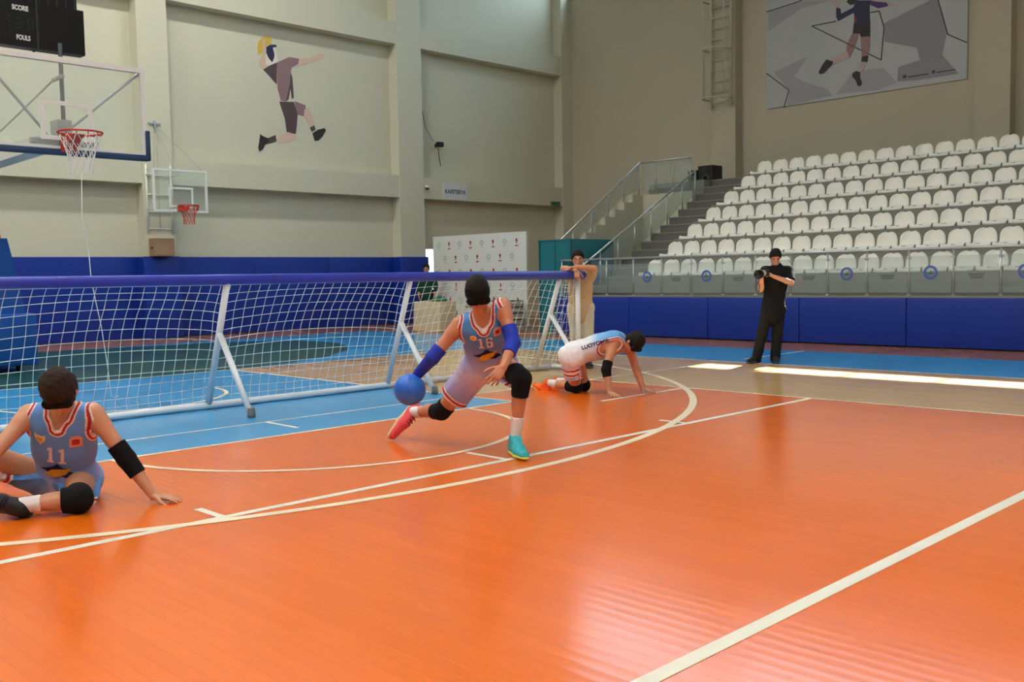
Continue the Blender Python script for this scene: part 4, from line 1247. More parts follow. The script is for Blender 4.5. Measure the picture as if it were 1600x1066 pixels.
def person(name, label, J, skin, s=1.0, h=0.007, hands=(), hair=None, jersey=None, shorts=None, trousers=None, shirt=None, shoes=None, socks=None, pads=(), mask=None, base=None, fat=1.0, gaze_open=True):
    J = {k: npv(p) for k, p in J.items()}
    U, L, Fc, Lh, Fh, HF, HU, HL = frames(J)
    pts = np.array([p for k, p in J.items() if k not in ('face', 'crown')])
    lo, hi = pts.min(0) - 0.22, pts.max(0) + 0.22
    base = npv((J['pelvis'][0], J['pelvis'][1], 0.0)) if base is None else npv(base)
    root = empty(name, tuple(base)); tag(root, label, 'person')
    HAX = (HL, HF, HU)
    # ---- body, one continuous surface
    v = Vol(lo, hi, h)
    torso(v, J, s, -0.004, True, 0.04, fat); hips(v, J, s, -0.004)
    C = J['head']
    v.cone(J['neck'] - U * 0.03 * s, C - HU * 0.06 * s - HF * 0.02 * s, 0.06 * s, 0.054 * s, 0.025)
    v.ell(C + HU * 0.022 * s - HF * 0.008 * s, HAX, (0.076 * s, 0.096 * s, 0.1 * s), 0.02)
    v.ell(C - HU * 0.055 * s + HF * 0.022 * s, HAX, (0.058 * s, 0.07 * s, 0.066 * s), 0.03)
    v.ell(C - HU * 0.103 * s + HF * 0.062 * s, HAX, (0.026 * s, 0.022 * s, 0.018 * s), 0.02)
    v.cone(C + HF * 0.09 * s + HU * 0.008 * s, C + HF * 0.112 * s - HU * 0.034 * s, 0.009 * s, 0.015 * s, 0.012)
    v.cone(C + HF * 0.083 * s + HL * 0.035 * s + HU * 0.026 * s, C + HF * 0.083 * s - HL * 0.035 * s + HU * 0.026 * s, 0.012 * s, 0.012 * s, 0.015)
    v.ell(C + HF * 0.088 * s - HU * 0.068 * s, HAX, (0.024 * s, 0.01 * s, 0.011 * s), 0.008)
    for e in (-1, 1):
        v.ell(C + HL * 0.079 * s * e - HU * 0.012 * s - HF * 0.005 * s, HAX, (0.011 * s, 0.019 * s, 0.031 * s), 0.006)
    for sd in ('l', 'r'):
        S_, E_, W_ = J['sh_' + sd], J['el_' + sd], J['wr_' + sd]
        v.cone(S_, S_ * 0.75 + E_ * 0.25, 0.06 * s, 0.054 * s, 0.025)
        v.cone(S_, E_, 0.054 * s, 0.041 * s, 0.02)
        m = E_ * 0.72 + W_ * 0.28
        v.cone(E_, m, 0.042 * s, 0.043 * s, 0.015); v.cone(m, W_, 0.042 * s, 0.028 * s, 0.015, None)
        H_, K_, A_ = J['hip_' + sd], J['kn_' + sd], J['an_' + sd]
        v.cone(H_, K_, 0.09 * s, 0.058 * s, 0.03)
        cb_ = unit(np.cross(np.cross(K_ - H_, A_ - K_), A_ - K_)) if np.linalg.norm(np.cross(K_ - H_, A_ - K_)) > 0.02 else -Fh
        if cb_ @ (H_ - K_) < 0: cb_ = -cb_
        cb_ = cb_ if np.linalg.norm(np.cross(unit(K_ - H_), unit(A_ - K_))) > 0.3 else -Fh
        v.cone(K_, A_, 0.052 * s, 0.036 * s, 0.02)
        v.cone(K_ * 0.85 + A_ * 0.15 + cb_ * 0.012, K_ * 0.55 + A_ * 0.45 + cb_ * 0.018, 0.05 * s, 0.044 * s, 0.03)
        T_ = J['toe_' + sd]; v.cone(A_, A_ * 0.45 + T_ * 0.55, 0.034 * s, 0.02 * s, 0.02)
    for hd in hands: add_hand(v, J['wr_' + hd['side']], J['hand_' + hd['side']], hd['palm'], hd['side'] == 'l', s, hd.get('curl', 0.25), hd.get('spread', 0.25))
    V, Q = v.mesh(1)
    mesh_obj('body', V, Q, [skin], root, base)
    # ---- face details
    if gaze_open:
        for e in (-1, 1):
            bm = bmesh.new(); bmesh.ops.create_uvsphere(bm, u_segments=12, v_segments=8, radius=0.0105 * s)
            ey = obj_bm('eye', bm, M_eyewhite, root, True, tuple(C + HF * 0.0795 * s + HL * 0.032 * s * e + HU * 0.006 * s - base))
            bm = bmesh.new(); bmesh.ops.create_uvsphere(bm, u_segments=10, v_segments=6, radius=0.0065 * s)
            obj_bm('iris', bm, M_iris, ey, True, tuple(HF * 0.0055 * s))
            bm = bmesh.new(); b_tube(bm, [tuple(C + HF * (0.094 - 0.008 * abs(a - 1)) * s + HL * (0.016 + 0.018 * a) * s * e + HU * (0.032 + 0.004 * (1 - abs(a - 1))) * s - base) for a in (0, 0.5, 1, 1.5, 2)], 0.0055 * s, 6)
            obj_bm('eyebrow', bm, hair['mat'] if hair else M_black, root, True)
    # ---- hair
    if hair:
        t = hair.get('t', 0.014)
        v = Vol(C - 0.2, C + 0.2, min(h, 0.006))
        v.ell(C + HU * 0.03 * s - HF * 0.008 * s, HAX, (0.078 * s + t * 0.8, 0.095 * s + t, 0.1 * s + t), 0.0)
        v.ell(C - HU * 0.03 * s - HF * 0.045 * s, HAX, (0.066 * s + t * 0.6, 0.05 * s + t, 0.07 * s), 0.02)
        cutn = unit(-HF * hair.get('cf', 0.75) + HU * 0.66); thr = hair.get('thr', 0.0)
        v.keep(lambda X, Y, Z: (thr - ((X - C[0]) * cutn[0] + (Y - C[1]) * cutn[1] + (Z - C[2]) * cutn[2])).astype(np.float32))
        v.noise(hair.get('amp', 0.004), hair.get('freq', 90))
        if hair.get('amp2'): v.noise(hair['amp2'], hair['freq'] * 0.45)
        V, Q = v.mesh(1); mesh_obj('hair', V, Q, [hair['mat']], root, base)
    # ---- black eyeshade with its strap
    if mask:
        v = Vol(C - 0.2, C + 0.2, min(h, 0.006)); mt = mask.get('t', 0.012)
        v.ell(C + HU * 0.02 * s - HF * 0.004 * s, HAX, (0.078 * s + mt, 0.1 * s + mt, 0.102 * s + mt), 0.0)
        v.cone(C + HF * 0.085 * s - HL * 0.05 * s + HU * 0.008 * s, C + HF * 0.085 * s + HL * 0.05 * s + HU * 0.008 * s, 0.036 * s, 0.036 * s, 0.01, HF, 0.8)
        z0, z1 = mask.get('z', (-0.028, 0.045))
        def slab(X, Y, Z):
            u = (X - C[0]) * HU[0] + (Y - C[1]) * HU[1] + (Z - C[2]) * HU[2]
            f_ = (X - C[0]) * HF[0] + (Y - C[1]) * HF[1] + (Z - C[2]) * HF[2]
            wdt = np.clip((f_ + 0.02) / 0.05, 0, 1)
            return np.maximum((0.006 - 0.012 * (1 - wdt) + z0 * s * wdt) - u, u - (0.026 + (z1 * s - 0.026) * wdt)).astype(np.float32)
        v.keep(slab)
        V, Q = v.mesh(1); mesh_obj('eyeshade', V, Q, [mask['mat']], root, base)
    # ---- sleeveless jersey
    jobj = None
    if jersey:
        off = 0.016
        v = Vol(lo, hi, h)
        torso(v, J, s, off, True, 0.04, fat); hips(v, J, s, off * jersey.get('loose', 1.75), 0.04)
        dn_ = unit(J['pelvis'] - J['neck'])
        v.cone(J['pelvis'], J['pelvis'] + dn_ * jersey.get('drop', 0.05) * s, 0.15 * s, 0.155 * s, 0.04, Fh, 0.86)
        v.noise(jersey.get('fold', 0.004), 26)
        NU = [unit(HU * 0.0 + U)][0]
        cuts = []
        for sd in ('l', 'r'):
            out = unit((J['sh_' + sd] - J['neck']) - U * ((J['sh_' + sd] - J['neck']) @ U))
            a = J['sh_' + sd] + out * 0.062 * s + U * 0.06 * s; b = J['sh_' + sd] + out * 0.05 * s - U * 0.075 * s
            cuts.append((a, b, 0.07 * s, 0.075 * s))
        nk0 = J['neck'] + U * 0.09 * s - Fc * 0.02 * s; nk1 = J['neck'] + U * 0.015 * s + Fc * 0.075 * s; nk2 = J['neck'] - U * (jersey.get('vneck', 0.045)) * s + Fc * 0.12 * s
        def dcut(X, Y, Z):
            arm = np.minimum(cone_d(X, Y, Z, *cuts[0]), cone_d(X, Y, Z, *cuts[1]))
            neck = np.minimum(cone_d(X, Y, Z, nk0, nk1, 0.076 * s, 0.056 * s), cone_d(X, Y, Z, nk1, nk2, 0.056 * s, 0.018 * s))
            return np.minimum(arm, neck)
        hemp = J['pelvis'] + dn_ * (jersey.get('drop', 0.05) - 0.01) * s
        def hem(X, Y, Z): return (-((X - hemp[0]) * dn_[0] + (Y - hemp[1]) * dn_[1] + (Z - hemp[2]) * dn_[2])).astype(np.float32)
        v.cut(lambda X, Y, Z: np.minimum(dcut(X, Y, Z), hem(X, Y, Z)), lo, hi)
        V, Q = v.mesh(1)
        fc = V[Q].mean(1)
        d = dcut(fc[:, 0], fc[:, 1], fc[:, 2]); mi = np.zeros(len(Q), int)
        mi[d < 0.036] = 1; mi[d < 0.027] = 2; mi[d < 0.012] = 1
        tv = np.clip(((V - J['pelvis']) @ U + 0.06) / (np.linalg.norm(J['neck'] - J['pelvis']) + 0.06), 0, 1)
        jobj = mesh_obj('jersey', V, Q, [jersey['mat'], M_trimwhite, M_trimred], root, base, mi, tv)
    if shirt:
        v = Vol(lo, hi, h)
        torso(v, J, s, 0.02, True, 0.04, fat)
        v.cone(J['neck'] - U * 0.15 * s, J['pelvis'] + U * 0.02, 0.158 * s * fat, 0.152 * s * fat, 0.04, Fc, 0.76)
        dn_ = unit(J['pelvis'] - J['neck'])
        v.cone(J['pelvis'], J['pelvis'] + dn_ * shirt.get('drop', 0.06) * s, 0.162 * s * fat, 0.174 * s * fat, 0.04, Fh, 0.92)
        for sd in ('l', 'r'):
            S_, E_ = J['sh_' + sd], J['el_' + sd]; k_ = shirt.get('sleeve', 0.75)
            v.cone(S_, S_ * (1 - k_) + E_ * k_, 0.075 * s, 0.066 * s, 0.03)
            if k_ >= 1: v.cone(E_, E_ * 0.5 + J['wr_' + sd] * 0.5, 0.062 * s, 0.05 * s, 0.03)
        v.cone(J['neck'], J['neck'] + U * 0.02, 0.068 * s, 0.066 * s, 0.02)
        v.noise(0.005, 24)
        V, Q = v.mesh(1); jobj = mesh_obj('shirt', V, Q, [shirt['mat']], root, base)
    # ---- shorts / trousers
    if shorts:
        v = Vol(lo, hi, h); off = 0.022
        hips(v, J, s, off, 0.04); hp = {}
        for sd in ('l', 'r'):
            H_, K_ = J['hip_' + sd], J['kn_' + sd]; k_ = shorts.get('len_' + sd, 0.66); E_ = H_ * (1 - k_) + K_ * k_; d_ = unit(K_ - H_)
            v.cone(H_, E_ + d_ * 0.1, 0.115 * s, shorts.get('flare', 0.112) * s, 0.04); hp[sd] = (E_, d_)
        v.noise(0.005, 30)
        wst = J['pelvis'] + U * shorts.get('waist', 0.035) * s
        def shcut(X, Y, Z):
            r = 1.0
            for sd in ('l', 'r'):
                E_, d_ = hp[sd]; o = 'r' if sd == 'l' else 'l'
                pl = -((X - E_[0]) * d_[0] + (Y - E_[1]) * d_[1] + (Z - E_[2]) * d_[2])
                near = cone_d(X, Y, Z, E_, E_ + d_ * 0.25, 0.18 * s, 0.2 * s)
                r = np.minimum(r, np.maximum(pl, near))
            top = -((X - wst[0]) * U[0] + (Y - wst[1]) * U[1] + (Z - wst[2]) * U[2])
            return np.minimum(r, top).astype(np.float32)
        v.cut(shcut, lo, hi)
        V, Q = v.mesh(1); fc = V[Q].mean(1); mi = np.zeros(len(Q), int); dm = np.full(len(Q), 9.0); tv = np.zeros(len(V))
        for sd in ('l', 'r'):
            E_, d_ = hp[sd]; o = 'r' if sd == 'l' else 'l'
            own = cone_d(fc[:, 0], fc[:, 1], fc[:, 2], J['hip_' + sd], E_, 0.1, 0.1) < cone_d(fc[:, 0], fc[:, 1], fc[:, 2], J['hip_' + o], hp[o][0], 0.1, 0.1)
            # the trim rises to a notch at the outer seam
            outv = unit((J['hip_' + sd] - J['hip_' + o]))
            lat = np.clip(((fc - E_) @ outv), -1, 1)
            notch = shorts.get('notch', 0.10) * np.clip((lat - 0.075) / 0.03, 0, 1)
            dd = -((fc - E_) @ d_) - notch
            dm = np.where(own, np.minimum(dm, np.abs(dd) if True else dd), dm)
            ownv = cone_d(V[:, 0], V[:, 1], V[:, 2], J['hip_' + sd], E_, 0.1, 0.1)
            tv = np.maximum(tv, np.clip(1 - (-((V - E_) @ d_)) / (0.3 * s), 0, 1) * (ownv < 0.06))
        mi[dm < 0.05] = 1; mi[(dm < 0.037)] = 2; mi[dm < 0.018] = 1
        mesh_obj('shorts', V, Q, [shorts['mat'], M_trimwhite, M_trimred], root, base, mi, tv)
    if trousers:
        v = Vol(lo, hi, h); hips(v, J, s * 0.93, 0.006, 0.04)
        for sd in ('l', 'r'):
            v.cone(J['hip_' + sd], J['kn_' + sd], 0.105 * s, 0.082 * s, 0.03); v.cone(J['kn_' + sd], J['an_' + sd] + npv((0, 0, -0.02)), 0.08 * s, trousers.get('cuff', 0.072) * s, 0.03)
        v.noise(0.005, 26)
        V, Q = v.mesh(1); mesh_obj('trousers', V, Q, [trousers['mat']], root, base)
    # ---- socks, shoes, pads
    for sd in ('l', 'r'):
        K_, A_, T_ = J['kn_' + sd], J['an_' + sd], J['toe_' + sd]
        if socks:
            v = Vol(np.minimum(A_, K_) - 0.12, np.maximum(A_, K_) + 0.12, h)
            k_ = socks.get('len', 0.36); v.cone(A_, A_ * (1 - k_) + K_ * k_, 0.041 * s, 0.049 * s, 0.01)
            B_ = A_ * (1 - k_) + K_ * k_; d_ = unit(K_ - A_)
            v.cut(lambda X, Y, Z: (-((X - B_[0]) * d_[0] + (Y - B_[1]) * d_[1] + (Z - B_[2]) * d_[2])).astype(np.float32), A_ - 1, A_ + 1)
            V, Q = v.mesh(1); mesh_obj('sock', V, Q, [socks['mat']], root, base)
        if shoes:
            sh_ = shoes[sd]; fd = unit(T_ - A_)
            su = npv(sh_.get('up', (0, 0, 1))); su = unit(su)
            fl = T_ - A_; fl = fl - su * (fl @ su); fl = unit(fl); sl_ = np.cross(su, fl)
            dz = abs((T_ - A_) @ su)
            sole = (T_ @ su) - 0.025 * s                     # height of the sole along its own up axis
            gk = min(1.3, max(0.75, np.linalg.norm((T_ - A_) - su * ((T_ - A_) @ su)) / (0.185 * s)))
            def at_(f_, l_, u_): return A_ + fl * f_ * s * (gk if f_ > 0 else 1) + sl_ * l_ * s + su * ((sole - A_ @ su) + u_ * s)
            v = Vol(np.minimum(A_, T_) - 0.2, np.maximum(A_, T_) + 0.2, min(h, 0.006))
            v.cone(at_(-0.05, 0, 0.05), at_(0.09, 0, 0.046), 0.041 * s, 0.046 * s, 0.02)
            v.cone(at_(0.09, 0, 0.042), at_(0.185, 0.004, 0.034), 0.046 * s, 0.036 * s, 0.02, su, 0.85)
            v.cone(at_(-0.035, 0, 0.06), A_ + (A_ - K_) * 0.0, 0.044 * s, 0.045 * s, 0.025)
            v.cone(A_, at_(0.08, 0, 0.06), 0.043 * s, 0.036 * s, 0.02)
            v.cut(lambda X, Y, Z: ((X - A_[0]) * su[0] + (Y - A_[1]) * su[1] + (Z - A_[2]) * su[2] - (sole - A_ @ su) - 0.018 * s).astype(np.float32), A_ - 1, A_ + 1)
            V, Q = v.mesh(1); so_ = mesh_obj('shoe', V, Q, [sh_['mat']], root, base)
            v = Vol(np.minimum(A_, T_) - 0.2, np.maximum(A_, T_) + 0.2, min(h, 0.006))
            v.cone(at_(-0.055, 0, 0.012), at_(0.09, 0.0, 0.012), 0.042 * s, 0.05 * s, 0.02, su, 0.32); v.cone(at_(0.09, 0, 0.012), at_(0.195, 0.004, 0.014), 0.05 * s, 0.035 * s, 0.02, su, 0.36)
            V, Q = v.mesh(1); mesh_obj('sole', V, Q, [sh_['sole']], so_, npv((0, 0, 0)) + base)
            if sh_.get('lace'):
                for q_ in range(4):
                    f_ = 0.035 + q_ * 0.022
                    bm = bmesh.new(); b_tube(bm, [tuple(at_(f_, l_, 0.112 - q_ * 0.008 - 9 * l_ * l_) - base) for l_ in (-0.03, -0.012, 0.012, 0.03)], 0.0045 * s, 5)
                    obj_bm('lace', bm, sh_['lace'], so_, True)
    for pd_ in pads:
        a_, b_, c_ = (J[k] for k in pd_['joints']); f0, f1 = pd_['span']; r0, r1, r2 = pd_['r']
        p0 = b_ + (a_ - b_) * f0; p2 = b_ + (c_ - b_) * f1
        v = Vol(np.minimum(np.minimum(p0, b_), p2) - 0.16, np.maximum(np.maximum(p0, b_), p2) + 0.16, min(h, 0.006))
        v.cone(p0, b_, r0 * s, r1 * s, 0.012); v.cone(b_, p2, r1 * s, r2 * s, 0.012)
        for P_, O_ in ((p0, a_), (p2, c_)):
            d_ = unit(O_ - b_)
            v.cut(lambda X, Y, Z, P_=P_, d_=d_: (-((X - P_[0]) * d_[0] + (Y - P_[1]) * d_[1] + (Z - P_[2]) * d_[2])).astype(np.float32), b_ - 1, b_ + 1)
        if pd_.get('cap') is not None:
            cd = unit(pd_['cap']); v.cone(b_ + cd * 0.025 * s, b_ + cd * 0.03 * s, 0.055 * s, 0.05 * s, 0.02)
        V, Q = v.mesh(1); mesh_obj(pd_['name'], V, Q, [pd_['mat']], root, base)
    return root, jobj, J, base

def conform(name, me, target, origin, xd, yd, m, parent, base, off=0.004, seg=0.012):
    """lay a flat print mesh (x right, y up) onto a garment surface"""
    x, y = unit(xd), unit(yd); y = unit(y - x * (x @ y)); n = np.cross(x, y)
    bvh = BVHTree.FromPolygons([v.co[:] for v in target.data.vertices], [p.vertices[:] for p in target.data.polygons])
    bm = bmesh.new(); bm.from_mesh(me)
    if any(len(f.verts) > 4 for f in bm.faces) or seg < 0.02 and any(e.calc_length() > seg for e in bm.edges): bmesh.ops.triangulate(bm, faces=bm.faces[:])
    for _ in range(3):
        es = [e for e in bm.edges if e.calc_length() > seg]
        if not es: break
        bmesh.ops.subdivide_edges(bm, edges=es, cuts=1, use_grid_fill=False)
        bmesh.ops.triangulate(bm, faces=[f for f in bm.faces if len(f.verts) > 3])
    o = npv(origin) - base
    for v in bm.verts:
        p = o + x * v.co.x + y * v.co.y
        hit = bvh.ray_cast(Vector(p + n * 0.35), Vector(-n))
        q = Vector(p) if hit[0] is None else hit[0] + Vector(n * off)
        v.co = q
    ob = obj_bm(name, bm, m, parent)
    return ob

def poly_mesh(polys, step=0.005):
    """flat print of one or more outlines, as a fine grid that can follow the cloth"""
    if not isinstance(polys[0][0], (list, tuple)): polys = [polys]
    def inside(x, y, P_):
        c = False; j = len(P_) - 1
        for i in range(len(P_)):
            (xi, yi), (xj, yj) = P_[i], P_[j]
            if (yi > y) != (yj > y) and x < (xj - xi) * (y - yi) / (yj - yi) + xi: c = not c
            j = i
        return c
    bm = bmesh.new(); vs = {}
    xs = [x for P_ in polys for x, y in P_]; ys_ = [y for P_ in polys for x, y in P_]
    i0, i1, j0, j1 = int(min(xs) / step) - 1, int(max(xs) / step) + 1, int(min(ys_) / step) - 1, int(max(ys_) / step) + 1
    def gv(i, j):
        if (i, j) not in vs: vs[(i, j)] = bm.verts.new((i * step, j * step, 0))
        return vs[(i, j)]
    for i in range(i0, i1 + 1):
        for j in range(j0, j1 + 1):
            if any(inside((i + 0.5) * step, (j + 0.5) * step, P_) for P_ in polys):
                bm.faces.new((gv(i, j), gv(i + 1, j), gv(i + 1, j + 1), gv(i, j + 1)))
    me = bpy.data.meshes.new('print'); bm.to_mesh(me); bm.free(); return me

def R_(x0, y0, x1, y1): return [(x0, y0), (x1, y0), (x1, y1), (x0, y1)]
BLOCK = {'1': [R_(0.2, 0, 0.8, 0.12), R_(0.36, 0.0, 0.64, 1.0), R_(0.2, 0.78, 0.4, 0.92)],
         '6': [R_(0.1, 0.08, 0.32, 0.92), R_(0.2, 0, 0.8, 0.14), R_(0.2, 0.86, 0.8, 1.0), R_(0.66, 0.08, 0.9, 0.52), R_(0.2, 0.44, 0.8, 0.58), R_(0.66, 0.72, 0.9, 0.92)]}
def block_number(body, hgt):
    out = []; w = hgt * 0.62
    for n_, ch in enumerate(body):
        ox = (n_ - len(body) / 2) * w * 1.02
        out += [[(ox + x * w, (y - 0.5) * hgt) for x, y in P_] for P_ in BLOCK[ch]]
    return poly_mesh(out, 0.004)

def flat_text(body, size, bold):
    me = text_mesh(body, size, 0.0, bold); return me
# ------------------------------------------------------------------ the people in the hall
M_eyewhite = mat('eye_white', srgb(222, 216, 208), 0.3, 0.02)
M_iris = mat('dark_brown_iris', srgb(38, 24, 18), 0.2, 0.05)
M_trimwhite = cloth_mat('pale_pink_white_trim', srgb(232, 214, 208))
M_trimred = cloth_mat('red_jersey_trim', srgb(178, 44, 44))
def skin_mat(name, c):
    m = mat(name, c, 0.5, 0.07, 9, 0.08, bump_scale=120)
    b = m.node_tree.nodes['Principled BSDF']; b.inputs['Subsurface Weight'].default_value = 0.12; b.inputs['Subsurface Radius'].default_value = (0.02, 0.008, 0.004); b.inputs['Subsurface Scale'].default_value = 0.4
    return m
SK1 = skin_mat('tanned_skin', srgb(196, 128, 92)); SK2 = skin_mat('light_tan_skin', srgb(202, 144, 110)); SK3 = skin_mat('fair_skin', srgb(206, 150, 124))
HAIR_DK = mat('very_dark_brown_hair', srgb(26, 19, 16), 0.6, 0.25, 30, 0.5, spec=0.2, bump_scale=160)
HAIR_BR = mat('dark_brown_hair', srgb(44, 28, 21), 0.6, 0.3, 30, 0.6, spec=0.2, bump_scale=140)
M_mask = cloth_mat('black_eyeshade_cloth', srgb(13, 11, 12), 0.8)
M_padblk = cloth_mat('black_knit_pad', srgb(16, 16, 18), 0.85)
M_sleeve = cloth_mat('royal_blue_sleeve', srgb(38, 58, 176), 0.65)
M_sock = cloth_mat('white_cotton_sock', srgb(228, 222, 220))
BLUE_T, BLUE_M, LAV, PALE = srgb(70, 142, 214), srgb(104, 140, 204), srgb(158, 160, 208), srgb(226, 218, 226)
JM16 = fade_mat('blue_fading_jersey', [(0.0, PALE), (0.2, srgb(176, 168, 206)), (0.55, srgb(104, 128, 190)), (0.9, BLUE_T)])
JM11 = fade_mat('mid_blue_jersey', [(0.0, srgb(226, 222, 234)), (0.14, srgb(158, 168, 216)), (0.4, srgb(106, 140, 206)), (1.0, srgb(92, 148, 218))])
JMK = fade_mat('white_to_sky_blue_jersey', [(0.0, srgb(238, 234, 232)), (0.45, srgb(222, 226, 234)), (0.62, srgb(120, 176, 230)), (1.0, srgb(84, 160, 226))])
SM16 = fade_mat('pale_lavender_shorts', [(0.0, srgb(214, 192, 208)), (0.5, srgb(168, 158, 200)), (1.0, srgb(138, 144, 196))])
SM11 = fade_mat('blue_shorts', [(0.0, srgb(196, 200, 222)), (0.35, srgb(92, 138, 200)), (1.0, srgb(70, 126, 196))])
SMK = fade_mat('white_lavender_shorts', [(0.0, srgb(236, 230, 230)), (0.5, srgb(204, 204, 222)), (1.0, srgb(160, 172, 214))])
M_numpink = cloth_mat('pale_pink_number_print', srgb(236, 206, 204)); M_gold = cloth_mat('gold_print', srgb(214, 160, 50)); M_navy = cloth_mat('dark_navy_print', srgb(30, 30, 66)); M_badge = cloth_mat('cream_badge_print', srgb(232, 206, 160)); M_badge2 = cloth_mat('salmon_badge_print', srgb(226, 160, 142))
def shoe_mats(n, c, so): return cloth_mat(n + '_shoe_upper', c, 0.55), mat(n + '_shoe_sole', so, 0.5, 0.08)
PK_U, PK_S = shoe_mats('coral_pink', srgb(232, 84, 92), srgb(238, 226, 170)); TQ_U, TQ_S = shoe_mats('turquoise', srgb(64, 186, 196), srgb(222, 222, 90))
OR_U, OR_S = shoe_mats('bright_orange', srgb(244, 104, 40), srgb(238, 170, 70)); BK_U, BK_S = shoe_mats('charcoal', srgb(40, 38, 38), srgb(70, 70, 68))
M_lace = cloth_mat('dark_lace', srgb(40, 40, 60))

def squeeze(J, k):
    c = (npv(J['hip_l']) + npv(J['hip_r'])) / 2
    for n in ('hip_l', 'hip_r'): J[n] = tuple(c + (npv(J[n]) - c) * k)
    return J

P16 = squeeze({
    'an_l': (5.061, 5.129, 0.131), 'toe_l': (4.951, 4.935, 0.035), 'kn_l': (5.071, 5.061, 0.581), 'hip_l': (5.266, 5.443, 0.680), 'hip_r': (5.117, 5.652, 0.595),
    'pelvis': (5.192, 5.548, 0.668), 'kn_r': (5.029, 5.932, 0.267), 'an_r': (5.048, 6.349, 0.223), 'toe_r': (4.860, 6.373, 0.051), 'neck': (4.944, 5.341, 1.050),
    'sh_r': (4.860, 5.501, 0.979), 'sh_l': (5.036, 5.215, 1.115), 'head': (4.856, 5.290, 1.220), 'el_r': (4.688, 5.619, 0.739), 'wr_r': (4.693, 5.829, 0.585),
    'hand_r': (4.729, 5.950, 0.455), 'el_l': (5.008, 5.078, 0.850), 'wr_l': (4.820, 4.996, 0.690), 'hand_l': (4.688, 4.993, 0.582),
    'face': (-0.42, -0.58, -0.70), 'crown': (-0.5, -0.5, 0.75)}, 0.75)
r16, j16, J16, b16 = person('person', 'player in pale blue jersey number 16 lunging with blue arm sleeves and black eyeshade', P16, SK1, 1.03, 0.0055,
    hands=[dict(side='r', palm=(-0.09, -0.115, 0.03), curl=0.22, spread=0.3), dict(side='l', palm=(0.6, 0.75, -0.2), curl=0.3, spread=0.22)],
    hair=dict(mat=HAIR_DK, t=0.012, thr=-0.03, amp=0.0022, freq=120), mask=dict(mat=M_mask, t=0.013, z=(-0.034, 0.095)), gaze_open=False,
    jersey=dict(mat=JM16, drop=0.05, vneck=0.05), shorts=dict(mat=SM16, len_l=0.62, len_r=0.66, flare=0.118),
    shoes={'l': dict(mat=TQ_U, sole=TQ_S, lace=M_lace), 'r': dict(mat=PK_U, sole=PK_S, lace=M_lace, up=(0.1, -0.95, -0.2))}, socks=dict(mat=M_sock, len=0.36),
    pads=[dict(name='knee_pad', joints=('hip_l', 'kn_l', 'an_l'), span=(0.3, 0.3), r=(0.084, 0.074, 0.062), mat=M_padblk, cap=(-0.6, -0.7, 0.2)),
          dict(name='knee_pad', joints=('hip_r', 'kn_r', 'an_r'), span=(0.16, 0.24), r=(0.074, 0.07, 0.062), mat=M_padblk),
          dict(name='arm_sleeve', joints=('sh_r', 'el_r', 'wr_r'), span=(0.3, 0.92), r=(0.056, 0.052, 0.038), mat=M_sleeve),
          dict(name='arm_sleeve', joints=('sh_l', 'el_l', 'wr_l'), span=(0.45, 0.45), r=(0.058, 0.053, 0.05), mat=M_sleeve)])

P11 = squeeze({
    'pelvis': (2.243, 6.325, 0.125), 'hip_l': (2.317, 6.208, 0.108), 'hip_r': (2.159, 6.420, 0.108), 'kn_l': (2.123, 5.799, 0.085), 'an_l': (1.819, 5.946, 0.075), 'toe_l': (1.73, 6.12, 0.11),
    'kn_r': (1.803, 6.428, 0.340), 'an_r': (1.60, 6.20, 0.075), 'toe_r': (1.46, 6.03, 0.035), 'neck': (2.162, 6.071, 0.590), 'sh_l': (2.300, 5.972, 0.552), 'sh_r': (2.014, 6.214, 0.558),
    'head': (2.104, 5.945, 0.706), 'el_l': (2.440, 5.850, 0.270), 'wr_l': (2.545, 5.730, 0.042), 'hand_l': (2.669, 5.623, 0.014), 'el_r': (1.791, 6.142, 0.371), 'wr_r': (1.65, 6.28, 0.24), 'hand_r': (1.56, 6.34, 0.14),
    'face': (-0.38, -0.52, -0.76), 'crown': (-0.5, -0.55, 0.65)}, 0.8)
r11, j11, J11, b11 = person('person', 'seated player in blue jersey number 11 leaning on one hand with black elbow pad', P11, SK2, 1.03, 0.0055,
    hands=[dict(side='l', palm=(0, 0, -1), curl=0.06, spread=0.42), dict(side='r', palm=(0, 0, -1), curl=0.2)],
    hair=dict(mat=HAIR_BR, t=0.026, thr=-0.062, amp=0.007, freq=70, amp2=0.006), mask=dict(mat=M_mask, t=0.006, z=(-0.02, 0.05)), gaze_open=False,
    jersey=dict(mat=JM11, drop=0.03, vneck=0.06, loose=0.9), fat=1.14, shorts=dict(mat=SM11, len_l=0.58, len_r=0.62, flare=0.12, notch=0.0, waist=0.07),
    shoes={'l': dict(mat=BK_U, sole=BK_S, lace=M_lace, up=(-0.55, -0.6, 0.5)), 'r': dict(mat=BK_U, sole=BK_S)}, socks=dict(mat=M_sock, len=0.42),
    pads=[dict(name='knee_pad', joints=('hip_l', 'kn_l', 'an_l'), span=(0.2, 0.26), r=(0.078, 0.082, 0.07), mat=M_padblk),
          dict(name='knee_pad', joints=('hip_r', 'kn_r', 'an_r'), span=(0.2, 0.26), r=(0.078, 0.078, 0.07), mat=M_padblk),
          dict(name='elbow_pad', joints=('sh_l', 'el_l', 'wr_l'), span=(0.32, 0.42), r=(0.057, 0.056, 0.05), mat=M_padblk)])

